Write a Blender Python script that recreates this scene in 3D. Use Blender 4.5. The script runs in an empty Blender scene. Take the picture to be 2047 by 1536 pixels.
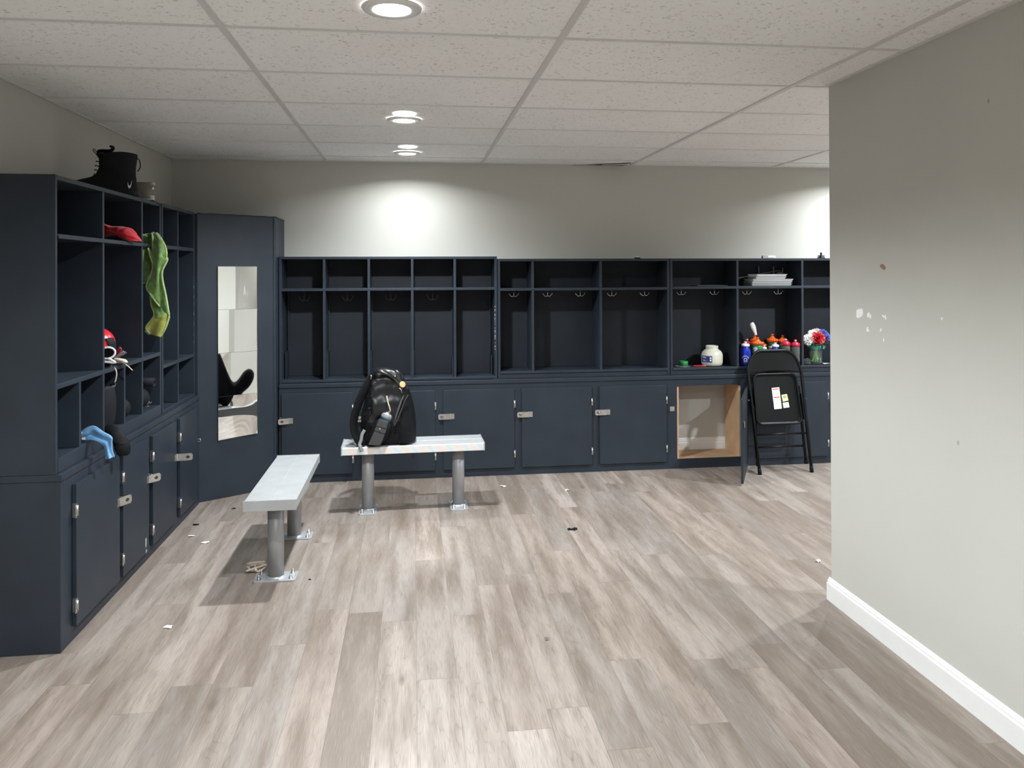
import bpy, bmesh, math, random
from mathutils import Vector, Matrix, noise as mnoise
random.seed(7)
PI = math.pi
scene = bpy.context.scene
COL = scene.collection
V = Vector

# ------------------------------------------------------------------ camera (26 mm phone lens, level, image shifted)
F, YAW, PITCH, ROLL, CX, CY, CAMZ = 1538.5, .128, .0041, -.004, 1023.5, 537.26, 1.55
_fw = V((math.sin(YAW)*math.cos(PITCH), math.cos(YAW)*math.cos(PITCH), math.sin(PITCH)))
_r0 = V((math.cos(YAW), -math.sin(YAW), 0)); _u0 = _r0.cross(_fw)
RT = _r0*math.cos(ROLL) + _u0*math.sin(ROLL)
UP = -_r0*math.sin(ROLL) + _u0*math.cos(ROLL)
cam = bpy.data.cameras.new('camera'); cam_o = bpy.data.objects.new('camera', cam); COL.objects.link(cam_o)
cam.sensor_width = 36; cam.lens = F/2047*36; cam.shift_y = -(768-CY)/2047; cam.clip_start = .05
M = Matrix.Identity(4)
for i in range(3):
    M[i][0], M[i][1], M[i][2] = RT[i], UP[i], -_fw[i]
M[2][3] = CAMZ
cam_o.matrix_world = M
scene.camera = cam_o

def _ray(x, y): return RT*((x-CX)/F) - UP*((y-CY)/F) + _fw
def atY(x, y, Y): d = _ray(x, y); return d*(Y/d.y) + V((0, 0, CAMZ))
def atX(x, y, X): d = _ray(x, y); return d*(X/d.x) + V((0, 0, CAMZ))
def atZ(x, y, Z=0.): d = _ray(x, y); return d*((Z-CAMZ)/d.z) + V((0, 0, CAMZ))

# ------------------------------------------------------------------ materials
def newmat(name):
    m = bpy.data.materials.new(name); m.use_nodes = True
    nt = m.node_tree
    return m, nt, nt.nodes['Principled BSDF']
def lin(c):
    return tuple(((v/255)/12.92 if v/255 <= .04045 else (((v/255)+.055)/1.055)**2.4) for v in c)
def node(nt, t, **k):
    n = nt.nodes.new(t)
    for a, b in k.items():
        setattr(n, a, b)
    return n
def mathn(nt, op, a, b=None, clamp=False):
    n = node(nt, 'ShaderNodeMath', operation=op, use_clamp=clamp)
    for i, x in enumerate((a, b)):
        if x is None: continue
        if isinstance(x, (int, float)): n.inputs[i].default_value = x
        else: nt.links.new(x, n.inputs[i])
    return n.outputs[0]
def mixc(nt, fac, a, b, blend='MIX'):
    n = node(nt, 'ShaderNodeMix', data_type='RGBA', blend_type=blend)
    for i, x in ((0, fac), (6, a), (7, b)):
        if isinstance(x, (int, float)): n.inputs[i].default_value = x
        elif isinstance(x, tuple): n.inputs[i].default_value = (*x[:3], 1)
        else: nt.links.new(x, n.inputs[i])
    return n.outputs[2]
def noisen(nt, vec, scale, detail=3, rough=.5, dist=0):
    n = node(nt, 'ShaderNodeTexNoise'); n.inputs['Scale'].default_value = scale
    n.inputs['Detail'].default_value = detail; n.inputs['Roughness'].default_value = rough
    n.inputs['Distortion'].default_value = dist
    if vec is not None: nt.links.new(vec, n.inputs['Vector'])
    return n
def ramp(nt, fac, stops):
    n = node(nt, 'ShaderNodeValToRGB'); nt.links.new(fac, n.inputs[0])
    el = n.color_ramp.elements
    while len(el) < len(stops): el.new(.5)
    for e, (p, c) in zip(el, stops):
        e.position = p; e.color = (*c[:3], 1) if isinstance(c, tuple) else (c, c, c, 1)
    return n.outputs[0]
def bumpn(nt, b, h, strength=.2, dist=.01):
    n = node(nt, 'ShaderNodeBump'); n.inputs['Strength'].default_value = strength; n.inputs['Distance'].default_value = dist
    nt.links.new(h, n.inputs['Height']); nt.links.new(n.outputs[0], b.inputs['Normal'])
def mat(name, col, rough=.5, metal=0., var=.08, vscale=9., bump=0., bscale=60., spec=.5, trans=0., alpha=1., sheen=0., coat=0., ior=1.45):
    m, nt, b = newmat(name)
    tc = node(nt, 'ShaderNodeTexCoord')
    n = noisen(nt, tc.outputs['Object'], vscale, 4)
    d = tuple(c*(1-var) for c in col); l = tuple(min(1, c*(1+var)) for c in col)
    nt.links.new(ramp(nt, n.outputs['Fac'], [(.3, d), (.7, l)]), b.inputs['Base Color'])
    b.inputs['Roughness'].default_value = rough; b.inputs['Metallic'].default_value = metal
    b.inputs['Specular IOR Level'].default_value = spec
    b.inputs['Transmission Weight'].default_value = trans; b.inputs['IOR'].default_value = ior
    b.inputs['Alpha'].default_value = alpha
    b.inputs['Sheen Weight'].default_value = sheen; b.inputs['Coat Weight'].default_value = coat
    if bump:
        bumpn(nt, b, noisen(nt, tc.outputs['Object'], bscale, 3).outputs['Fac'], bump, .004)
    return m
def emit(name, col, s):
    m, nt, b = newmat(name)
    b.inputs['Base Color'].default_value = (*col, 1); b.inputs['Emission Color'].default_value = (*col, 1)
    b.inputs['Emission Strength'].default_value = s
    return m

MT = {}
MT['paint'] = mat('navy_paint', (.0235, .031, .043), .42, var=.12, vscale=5, bump=.06, bscale=220, spec=.35)
MT['paint_dark'] = mat('navy_paint_darker', (.016, .020, .027), .55, var=.12, vscale=5, bump=.05, bscale=200, spec=.3)  # darker copy of the navy, used on cubby back panels
MT['wall'] = mat('greige_wall', (.52, .515, .475), .6, var=.02, vscale=2, bump=.05, bscale=300, spec=.3)
MT['trimwhite'] = mat('white_trim_paint', (.78, .78, .77), .35, var=.02)
MT['grid'] = mat('ceiling_grid_metal', (.66, .65, .64), .42, var=.02)
MT['tee'] = mat('ceiling_cross_tee', (.70, .70, .69), .35, var=.02)
MT['steel'] = mat('zinc_steel', (.62, .62, .60), .3, 1., var=.12, vscale=40)
MT['chrome'] = mat('chrome', (.75, .75, .76), .15, 1., var=.03)
MT['bronze'] = mat('dark_bronze', (.10, .10, .10), .4, .7)
MT['alu'] = mat('anodised_aluminium', (.50, .515, .525), .40, .35, var=.06, vscale=12)
MT['alucap'] = mat('grey_end_cap', (.42, .43, .44), .4, .3)
MT['postgrey'] = mat('grey_powder_coat', (.30, .30, .305), .42, .15, var=.04)
MT['platewhite'] = mat('galvanised_plate', (.45, .47, .49), .38, .4, var=.08, vscale=30)
MT['mirror'] = mat('mirror_acrylic', (.93, .94, .93), .015, 1., var=.005)
MT['mirroredge'] = mat('mirror_edge', (.85, .87, .88), .25, .3)
MT['rawwood'] = mat('raw_plywood', (.50, .33, .20), .65, var=.14, vscale=6)
MT['black'] = mat('black_enamel', (.0042, .0046, .005), .36, 0., var=.1, spec=.25)
MT['blackmatte'] = mat('black_matte', (.0065, .0075, .011), .7, var=.3, vscale=14, bump=.25, bscale=120, spec=.25)
MT['blackfab'] = mat('black_nylon', (.0075, .0078, .009), .62, var=.2, vscale=30, bump=.3, bscale=300, spec=.15)
MT['leather'] = mat('black_glossy_shell', (.008, .0083, .0088), .30, var=.15, vscale=8, bump=.35, bscale=26)
MT['shine'] = mat('gloss_highlight_grey', (.11, .115, .12), .28, .2, var=.25, vscale=10, bump=.3, bscale=20)  # grey base paints in the highlights of black gloss
MT['greyfab'] = mat('charcoal_fabric', (.05, .05, .05), .7, var=.1, bump=.2, bscale=200)
MT['webbing'] = mat('grey_webbing', (.19, .19, .19), .7, var=.1)
MT['white'] = mat('white_plastic', (.82, .82, .80), .4, var=.02)
MT['paper'] = mat('white_paper', (.84, .84, .82), .8, var=.03)
MT['cream'] = mat('cream_plastic', (.66, .65, .54), .38, var=.03, spec=.6)
MT['bluelabel'] = mat('blue_label', (.025, .04, .22), .5)
MT['blue'] = mat('blue_plastic', (.012, .03, .40), .22, var=.04, spec=.6)
MT['cyan'] = mat('cyan_plastic', (.02, .30, .62), .35)
MT['green'] = mat('green_plastic', (.03, .22, .09), .35, var=.05)
MT['darkgreen'] = mat('dark_green_plastic', (.012, .085, .045), .35, var=.08)
MT['tape'] = mat('green_tape', (.02, .26, .07), .4)
MT['orange'] = mat('orange_plastic', (.85, .13, .015), .35, var=.06)
MT['magenta'] = mat('magenta_plastic', (.50, .015, .05), .3, var=.05)
MT['tan'] = mat('orange_leather_tag', (.75, .36, .17), .5)
MT['red'] = mat('red_cloth', (.50, .010, .022), .75, var=.15, vscale=20, sheen=.3)
MT['redgloss'] = mat('red_gloss', (.62, .015, .03), .22, var=.1)
MT['maroon'] = mat('maroon_nylon', (.16, .01, .02), .6)
MT['towel'] = mat('green_terry', (.12, .235, .05), .95, var=.35, vscale=40, bump=.6, bscale=420, sheen=.6)
MT['toweledge'] = mat('green_terry_hem', (.30, .42, .17), .95, var=.15, vscale=40, bump=.7, bscale=420)
MT['yellow'] = mat('yellow_terry', (.30, .31, .05), .95, var=.45, vscale=14, bump=.5, bscale=420, sheen=.5)
MT['bluecloth'] = mat('light_blue_cloth', (.16, .38, .66), .8, var=.25, vscale=22, sheen=.2)
MT['rope'] = mat('beige_cord', (.62, .53, .44), .85, var=.15, vscale=60, bump=.4, bscale=300)
MT['suede'] = mat('taupe_suede', (.20, .185, .16), .8, var=.15, vscale=40)
MT['suedelight'] = mat('pale_rubber', (.42, .40, .36), .6, var=.08)
MT['clear'] = mat('clear_plastic', (.95, .96, .97), .10, var=.01, trans=.55, ior=1.4)
MT['frost'] = mat('smoky_clear_plastic', (.72, .70, .72), .10, var=.05, trans=.88, ior=1.2)
MT['glass'] = mat('jar_glass', (.90, .96, .95), .03, var=.01, trans=.95, ior=1.25)
MT['teal'] = mat('teal_ribbon', (.10, .42, .46), .4, var=.2, vscale=60)
MT['stem'] = mat('green_stem', (.20, .55, .05), .5, var=.25, vscale=50)
MT['leaf'] = mat('dark_leaf', (.02, .07, .02), .5, var=.3)
MT['petalw'] = mat('white_petal', (.70, .69, .68), .6, var=.1)
MT['petalp'] = mat('pale_pink_petal', (.62, .48, .50), .6, var=.08)
MT['petalr'] = mat('red_petal', (.40, .006, .012), .5, var=.2)
MT['petalb'] = mat('blue_petal', (.035, .06, .24), .55, var=.2)
MT['stickery'] = mat('yellow_sticker', (.80, .82, .38), .6, var=.03)
MT['stickerr'] = mat('orange_red_print', (.55, .12, .05), .6)
MT['ink'] = mat('grey_print', (.42, .42, .42), .7)
MT['inkblack'] = mat('black_print', (.03, .03, .03), .7)
MT['spackle'] = mat('white_spackle', (.85, .85, .82), .8, var=.03)
MT['brownchip'] = mat('bare_drywall_paper', (.30, .20, .13), .9, var=.2)
MT['greymark'] = mat('grey_scuff', (.36, .35, .32), .8)
MT['chip'] = mat('bare_chip', (.40, .42, .43), .7)
MT['gap_shade'] = mat('dark_gap_shade', (.05, .045, .04), .9)
MT['lamp'] = emit('lamp_diffuser', (1, .98, .95), 14)
MT['ghost_glow'] = emit('ghost_disc_glow', (.93, 1, .97), 1.0)  # glow of the added ghost disc, no lamp of the room
MT['ringwhite'] = mat('white_trim_ring', (.75, .75, .74), .3, .1)

def ceiling_material():
    m, nt, b = newmat('fissured_ceiling_tile')
    tc = node(nt, 'ShaderNodeTexCoord'); P = tc.outputs['Object']
    n1 = noisen(nt, P, 1.3, 2)
    base = ramp(nt, n1.outputs['Fac'], [(.3, (.855, .855, .85)), (.7, (.90, .90, .895))])
    n2 = noisen(nt, P, 70, 2, .55, .8)
    sp = ramp(nt, n2.outputs['Fac'], [(.60, 0.), (.66, 1.)])
    n3 = noisen(nt, P, 9, 2)
    k = ramp(nt, n3.outputs['Fac'], [(.35, .35), (.65, 1.)])
    f = mathn(nt, 'MULTIPLY', sp, k)
    f = mathn(nt, 'MULTIPLY', f, .62)
    col = mixc(nt, f, base, (.36, .33, .30))
    nt.links.new(col, b.inputs['Base Color']); b.inputs['Roughness'].default_value = .85
    b.inputs['Specular IOR Level'].default_value = .2
    bumpn(nt, b, mathn(nt, 'SUBTRACT', 1., sp), .25, .003)
    return m
MT['tile'] = ceiling_material()

def floor_material():
    m, nt, b = newmat('oak_look_vinyl_plank')
    tc = node(nt, 'ShaderNodeTexCoord')
    sep = node(nt, 'ShaderNodeSeparateXYZ'); nt.links.new(tc.outputs['Object'], sep.inputs[0])
    x, y = sep.outputs[0], sep.outputs[1]
    xs = mathn(nt, 'DIVIDE', mathn(nt, 'SUBTRACT', x, .008), .152)
    row = mathn(nt, 'FLOOR', xs); fx = mathn(nt, 'FRACT', xs)
    w1 = node(nt, 'ShaderNodeTexWhiteNoise', noise_dimensions='1D'); nt.links.new(row, w1.inputs['W'])
    ys = mathn(nt, 'ADD', mathn(nt, 'DIVIDE', y, 1.22), w1.outputs['Value'])
    cl = mathn(nt, 'FLOOR', ys); fy = mathn(nt, 'FRACT', ys)
    cmb = node(nt, 'ShaderNodeCombineXYZ'); nt.links.new(row, cmb.inputs[0]); nt.links.new(cl, cmb.inputs[1])
    w2 = node(nt, 'ShaderNodeTexWhiteNoise', noise_dimensions='2D'); nt.links.new(cmb.outputs[0], w2.inputs['Vector'])
    pid = w2.outputs['Value']
    tone = ramp(nt, pid, [(0., (0.194, 0.156, 0.130)), (.16, (0.301, 0.251, 0.216)), (.32, (0.247, 0.216, 0.193)),
                          (.50, (0.362, 0.309, 0.275)), (.68, (0.288, 0.255, 0.230)), (.84, (0.333, 0.272, 0.234)), (1., (0.424, 0.371, 0.336))])
    # plank-local coordinates, shifted per plank
    off = mathn(nt, 'MULTIPLY', pid, 37.)
    pc = node(nt, 'ShaderNodeCombineXYZ')
    nt.links.new(mathn(nt, 'ADD', x, off), pc.inputs[0]); nt.links.new(mathn(nt, 'ADD', y, off), pc.inputs[1])
    mp1 = node(nt, 'ShaderNodeMapping'); mp1.inputs['Scale'].default_value = (13, 1.5, 1); nt.links.new(pc.outputs[0], mp1.inputs[0])
    blot = noisen(nt, mp1.outputs[0], 1., 3, .55)
    tone = mixc(nt, ramp(nt, blot.outputs['Fac'], [(.42, 0.), (.68, .9)]), tone, (0.171, 0.133, 0.106))
    tone = mixc(nt, ramp(nt, blot.outputs['Fac'], [(.28, .45), (.45, 0.)]), tone, (0.366, 0.316, 0.276))
    # cathedral grain
    mp2 = node(nt, 'ShaderNodeMapping'); mp2.inputs['Scale'].default_value = (11, 1.1, 1); nt.links.new(pc.outputs[0], mp2.inputs[0])
    gn = noisen(nt, mp2.outputs[0], 1., 2, .5, .3)
    rings = mathn(nt, 'FRACT', mathn(nt, 'MULTIPLY', gn.outputs['Fac'], 20.))
    rings = ramp(nt, rings, [(0., 1.), (.16, 0.), (.9, 0.), (1., 1.)])
    mp3 = node(nt, 'ShaderNodeMapping'); mp3.inputs['Scale'].default_value = (430, 11, 1); nt.links.new(pc.outputs[0], mp3.inputs[0])
    fine = noisen(nt, mp3.outputs[0], 1., 2, .6)
    g = mathn(nt, 'ADD', mathn(nt, 'MULTIPLY', mathn(nt, 'MULTIPLY', rings, .55), ramp(nt, blot.outputs['Fac'], [(.38, .25), (.60, 1.)])), mathn(nt, 'MULTIPLY', ramp(nt, fine.outputs['Fac'], [(.47, 0.), (.68, 1.)]), .46))
    tone = mixc(nt, g, tone, (0.165, 0.133, 0.110))
    tone = mixc(nt, mathn(nt, 'MULTIPLY', ramp(nt, fine.outputs['Fac'], [(.28, 1.), (.44, 0.)]), .34), tone, (0.389, 0.342, 0.304))
    # knots
    mp4 = node(nt, 'ShaderNodeMapping'); mp4.inputs['Scale'].default_value = (4.6, 1.5, 1); nt.links.new(pc.outputs[0], mp4.inputs[0])
    vo = node(nt, 'ShaderNodeTexVoronoi'); vo.inputs['Scale'].default_value = 1.; nt.links.new(mp4.outputs[0], vo.inputs['Vector'])
    kn = ramp(nt, vo.outputs['Distance'], [(.012, .85), (.085, 0.)])
    tone = mixc(nt, kn, tone, (0.128, 0.101, 0.084))
    e = mathn(nt, 'ADD', mathn(nt, 'LESS_THAN', fx, .014), mathn(nt, 'LESS_THAN', fy, .0022), True)
    tone = mixc(nt, mathn(nt, 'MULTIPLY', e, .42), tone, (0.103, 0.083, 0.069))
    nt.links.new(tone, b.inputs['Base Color'])
    nt.links.new(ramp(nt, fine.outputs['Fac'], [(.3, .36), (.7, .48)]), b.inputs['Roughness'])
    b.inputs['Specular IOR Level'].default_value = .4
    bumpn(nt, b, mathn(nt, 'SUBTRACT', mathn(nt, 'MULTIPLY', fine.outputs['Fac'], .4), e), .10, .002)
    return m
MT['floor'] = floor_material()

def bench_edge_material():
    # iridescent protective film on the bench edge: soft cyan / pink diagonal bands
    m, nt, b = newmat('iridescent_film')
    tc = node(nt, 'ShaderNodeTexCoord'); sep = node(nt, 'ShaderNodeSeparateXYZ'); nt.links.new(tc.outputs['Object'], sep.inputs[0])
    s = mathn(nt, 'ADD', mathn(nt, 'MULTIPLY', sep.outputs[0], 9.), mathn(nt, 'MULTIPLY', sep.outputs[2], 6.))
    n = noisen(nt, tc.outputs['Object'], 4, 2)
    s = mathn(nt, 'ADD', s, n.outputs['Fac'])
    f = mathn(nt, 'FRACT', s)
    c = ramp(nt, f, [(0., (.58, .70, .71)), (.2, (.70, .73, .72)), (.42, (.80, .66, .60)), (.62, (.78, .68, .62)), (.82, (.70, .73, .72)), (1., (.58, .70, .71))])
    nt.links.new(c, b.inputs['Base Color']); b.inputs['Roughness'].default_value = .4; b.inputs['Metallic'].default_value = .1
    return m
MT['film'] = bench_edge_material()

# ------------------------------------------------------------------ mesh builder
ORG = {}
class MB:
    def __init__(s): s.v = []; s.f = []; s.m = []; s.sm = []
    def add(s, vs, fs, mi=0, smooth=False):
        o = len(s.v); s.v += [V(p) for p in vs]
        for f in fs: s.f.append([i+o for i in f]); s.m.append(mi); s.sm.append(smooth)
    def obox(s, O, U, Vv, W, u0, u1, v0, v1, w0, w1, mi=0):
        O, U, Vv, W = V(O), V(U), V(Vv), V(W)
        p = [O+U*a+Vv*b+W*c for c in (w0, w1) for b in (v0, v1) for a in (u0, u1)]
        fs = [(0, 2, 3, 1), (4, 5, 7, 6), (0, 1, 5, 4), (2, 6, 7, 3), (0, 4, 6, 2), (1, 3, 7, 5)]
        if U.cross(Vv).dot(W) < 0: fs = [f[::-1] for f in fs]
        s.add(p, fs, mi)
    def box(s, x0, x1, y0, y1, z0, z1, mi=0):
        s.obox((0, 0, 0), (1, 0, 0), (0, 1, 0), (0, 0, 1), x0, x1, y0, y1, z0, z1, mi)
    def tube(s, pts, r, n=10, closed=False, mi=0, flat=1., up=None, smooth=True):
        pts = [V(p) for p in pts]; N = len(pts)
        rs = r if isinstance(r, (list, tuple)) else [r]*N
        T = []
        for i in range(N):
            a = pts[(i-1) % N] if (closed or i > 0) else pts[i]
            b = pts[(i+1) % N] if (closed or i < N-1) else pts[i]
            t = (b-a); T.append(t.normalized() if t.length > 1e-9 else V((0, 0, 1)))
        nrm = V(up) if up is not None else (V((0, 0, 1)) if abs(T[0].z) < .9 else V((1, 0, 0)))
        vs = []
        for i in range(N):
            if up is not None: nrm = V(up)
            nrm = nrm - T[i]*nrm.dot(T[i])
            if nrm.length < 1e-6: nrm = T[i].orthogonal()
            nrm.normalize(); bi = T[i].cross(nrm)
            for k in range(n):
                a = 2*PI*k/n
                vs.append(pts[i]+bi*(math.cos(a)*rs[i])+nrm*(math.sin(a)*rs[i]*flat))
        fs = []
        for i in range(N if closed else N-1):
            j = (i+1) % N
            for k in range(n):
                k2 = (k+1) % n
                fs.append((i*n+k, i*n+k2, j*n+k2, j*n+k))
        s.add(vs, fs, mi, smooth)
        if not closed:
            o = len(s.v)-len(vs)
            s.f.append([o+k for k in range(n)][::-1]); s.m.append(mi); s.sm.append(False)
            s.f.append([o+(N-1)*n+k for k in range(n)]); s.m.append(mi); s.sm.append(False)
    def lathe(s, prof, O=(0, 0, 0), n=24, mi=0, A=(0, 0, 1), capb=True, capt=True, mis=None):
        O = V(O); A = V(A).normalized(); B = A.orthogonal().normalized() if abs(A.z) < .999 else V((1, 0, 0)); Cc = A.cross(B)
        base = len(s.v)
        for r, z in prof:
            for k in range(n):
                a = 2*PI*k/n
                s.v.append(O+A*z+(B*math.cos(a)+Cc*math.sin(a))*r)
        for i in range(len(prof)-1):
            for k in range(n):
                k2 = (k+1) % n
                s.f.append([base+i*n+k, base+i*n+k2, base+(i+1)*n+k2, base+(i+1)*n+k]); s.m.append(mis[i] if mis else mi); s.sm.append(True)
        if capb: s.f.append([base+k for k in range(n)][::-1]); s.m.append(mis[0] if mis else mi); s.sm.append(False)
        if capt: s.f.append([base+(len(prof)-1)*n+k for k in range(n)]); s.m.append(mis[-1] if mis else mi); s.sm.append(False)
    def prism(s, poly, O, U, Vv, W, h0, h1, mi=0, smooth=False):
        O, U, Vv, W = V(O), V(U), V(Vv), V(W); n = len(poly)
        a = [O+U*p[0]+Vv*p[1]+W*h0 for p in poly]; b = [O+U*p[0]+Vv*p[1]+W*h1 for p in poly]
        fs = [list(range(n))[::-1], list(range(n, 2*n))]
        for i in range(n): j = (i+1) % n; fs.append([i, j, n+j, n+i])
        s.add(a+b, fs, mi, smooth)
    def grid(s, fn, nu, nv, mi=0, closeu=False, smooth=True, mifn=None):
        o = len(s.v)
        for j in range(nv+1):
            for i in range(nu if closeu else nu+1):
                s.v.append(V(fn(i/nu, j/nv)))
        w = nu if closeu else nu+1
        for j in range(nv):
            for i in range(nu):
                i2 = (i+1) % w if closeu else i+1
                s.f.append([o+j*w+i, o+j*w+i2, o+(j+1)*w+i2, o+(j+1)*w+i])
                s.m.append(mifn(i/nu, j/nv) if mifn else mi); s.sm.append(smooth)
    def blob(s, c, r, n=14, mi=0, jit=0., seed=0):
        c = V(c); r = V(r) if not isinstance(r, (int, float)) else V((r, r, r))
        def fn(u, v):
            th = v*PI; ph = u*2*PI
            d = V((math.sin(th)*math.cos(ph), math.sin(th)*math.sin(ph), math.cos(th)))
            k = 1+jit*mnoise.noise(d*2.1+V((seed*7.3, seed, 0)))
            return c+V((d.x*r.x, d.y*r.y, d.z*r.z))*k
        s.grid(fn, n, max(6, n*2//3), mi, True)
    def build(s, name, mats, parent=None, bevel=0., sub=0, solid=0., recalc=True, bseg=2, off=1):
        me = bpy.data.meshes.new(name)
        O = ORG.get(parent, V((0, 0, 0)))
        me.from_pydata([tuple(p-O) for p in s.v], [], s.f)
        if isinstance(mats, str): mats = [mats]
        for k in mats: me.materials.append(MT[k])
        for p, a, b in zip(me.polygons, s.m, s.sm): p.material_index = a; p.use_smooth = b
        me.validate()
        if recalc:
            bm = bmesh.new(); bm.from_mesh(me)
            bmesh.ops.remove_doubles(bm, verts=bm.verts, dist=1e-6)
            bmesh.ops.recalc_face_normals(bm, faces=bm.faces); bm.to_mesh(me); bm.free()
        o = bpy.data.objects.new(name, me); COL.objects.link(o)
        if parent is not None: o.parent = parent; ORG[o] = O
        if solid: m = o.modifiers.new('s', 'SOLIDIFY'); m.thickness = solid; m.offset = off
        if sub: m = o.modifiers.new('u', 'SUBSURF'); m.levels = sub; m.render_levels = sub
        if bevel: m = o.modifiers.new('b', 'BEVEL'); m.width = bevel; m.segments = bseg; m.limit_method = 'ANGLE'
        return o

def tag(o, label, cat, group=None, kind=None):
    o['label'] = label; o['category'] = cat
    if group: o['group'] = group
    if kind: o['kind'] = kind
    return o
def struct(o, label=None, cat=None):
    o['kind'] = 'structure'
    if label: o['label'] = label
    if cat: o['category'] = cat
    return o
def thing(name, label, cat, loc, group=None):
    o = bpy.data.objects.new(name, None); COL.objects.link(o); o.empty_display_size = .05
    o.location = loc; ORG[o] = V(loc)
    return tag(o, label, cat, group)
def catmull(pts, k=6, closed=False):
    pts = [V(p) for p in pts]; out = []; N = len(pts)
    for i in range(N if closed else N-1):
        g = (lambda j: pts[j % N]) if closed else (lambda j: pts[max(0, min(N-1, j))])
        p0, p1, p2, p3 = g(i-1), g(i), g(i+1), g(i+2)
        for q in range(k):
            t = q/k
            out.append(.5*((2*p1)+(-p0+p2)*t+(2*p0-5*p1+4*p2-p3)*t*t+(-p0+3*p1-3*p2+p3)*t**3))
    if not closed: out.append(pts[-1])
    return out
def arc(c, U, Vv, r, a0, a1, n):
    return [V(c)+V(U)*(math.cos(a0+(a1-a0)*i/n)*r)+V(Vv)*(math.sin(a0+(a1-a0)*i/n)*r) for i in range(n+1)]
def text_geo(txt, size):
    cu = bpy.data.curves.new('t', 'FONT'); cu.body = txt; cu.size = size; cu.align_x = 'CENTER'; cu.align_y = 'CENTER'
    ob = bpy.data.objects.new('t', cu); COL.objects.link(ob)
    dg = bpy.context.evaluated_depsgraph_get()
    me = bpy.data.meshes.new_from_object(ob.evaluated_get(dg))
    vs = [v.co.copy() for v in me.vertices]; fs = [list(p.vertices) for p in me.polygons]
    bpy.data.objects.remove(ob); bpy.data.meshes.remove(me); bpy.data.curves.remove(cu)
    return vs, fs

# ------------------------------------------------------------------ room shell
XL, XR, YB, YF, ZC, XE, YWE = -1.82, 1.945, 6.13, -3.0, 2.419, 5.4, 3.40
b = MB(); b.box(XL-.1, XE+.1, YF-.1, YB+.1, -.1, 0)
struct(b.build('floor', 'floor'), 'grey brown wood look plank floor', 'floor')
b = MB(); b.box(XL-.1, XE+.1, YF-.1, YB+.1, ZC+.003, ZC+.1)
struct(b.build('ceiling', 'tile'), 'white speckled drop ceiling tiles', 'ceiling')
b = MB()
for k in range(-1, 8):
    x = -.667+1.2192*k
    if XL < x < XE: b.box(x-.012, x+.012, YF, YB, ZC-.003, ZC+.004)
for j in range(-10, 7):
    y = 2.818+.6096*j
    if YF < y < YB: b.box(XL, XE, y-.0075, y+.0075, ZC-.002, ZC+.004, 1)
for (x0, x1, y0, y1) in ((XL, XL+.02, YF, YB), (XR-.02, XR, YF, YWE), (XL, XE, YB-.02, YB)):
    b.box(x0, x1, y0, y1, ZC-.0025, ZC+.004)
struct(b.build('trim_1', ['grid', 'tee']), 'pale metal grid of the drop ceiling', 'ceiling grid')
b = MB(); b.box(XL-.1, XL, YF, YB, 0, ZC+.003); struct(b.build('wall_left', 'wall'), 'greige painted left wall', 'wall')
b = MB(); b.box(XL-.1, XE+.1, YB, YB+.1, 0, ZC+.003); struct(b.build('wall_back', 'wall'), 'greige painted back wall', 'wall')
b = MB(); b.box(XE, XE+.1, YF, YB, 0, ZC+.003); struct(b.build('wall_east', 'wall'), 'far wall of the space past the partition', 'wall')
b = MB(); b.box(XL-.1, XE+.1, YF-.1, YF, 0, ZC+.003); struct(b.build('wall_front', 'wall'), 'wall behind the viewer', 'wall')
# right partition with its chips and spackle spots
b = MB(); b.box(XR, XR+.12, YF, YWE, 0, ZC+.003)
def mark(y, z, ry, rz, mi, seed, ang=0.):
    pts = []
    for k in range(12):
        a = 2*PI*k/12; q = 1+.35*mnoise.noise(V((math.cos(a)*1.3+seed*3.1, math.sin(a)*1.3, seed)))
        yy, zz = math.cos(a)*ry*q, math.sin(a)*rz*q
        pts.append((yy*math.cos(ang)-zz*math.sin(ang), yy*math.sin(ang)+zz*math.cos(ang)))
    b.prism(pts, (XR, y, z), (0, 1, 0), (0, 0, 1), (-1, 0, 0), 0, .0007, mi)
for a in ((1.0, 2.987, 1.564, .021, .010, 2, .3), (2., 3.16, 1.362, .030, .020, 1, -.5), (3., 3.092, 1.358, .010, .012, 1, .8), (3.4, 3.078, 1.352, .006, .010, 1, .2),
          (4., 2.985, 1.358, .012, .005, 1, .4), (4.5, 2.972, 1.354, .005, .010, 1, 0), (5., 3.100, 1.296, .005, .012, 1, .3), (5.5, 3.092, 1.290, .004, .006, 1, 0),
          (6., 3.004, 1.300, .004, .009, 1, .5), (7., 2.984, 1.259, .004, .007, 1, 0), (8., 2.628, 1.370, .004, .006, 1, 0), (9., 2.389, 2.125, .005, .008, 3, 0),
          (10., 2.547, .927, .006, .008, 3, 0), (11., 2.40, 1.20, .012, .010, 3, 0)):
    if a[0] < 11: mark(a[1], a[2], a[3], a[4], a[5], a[0], a[6])
struct(b.build('wall_right', ['wall', 'spackle', 'brownchip', 'greymark'], recalc=False), 'greige partition wall on the right with paint chips', 'wall')
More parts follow.
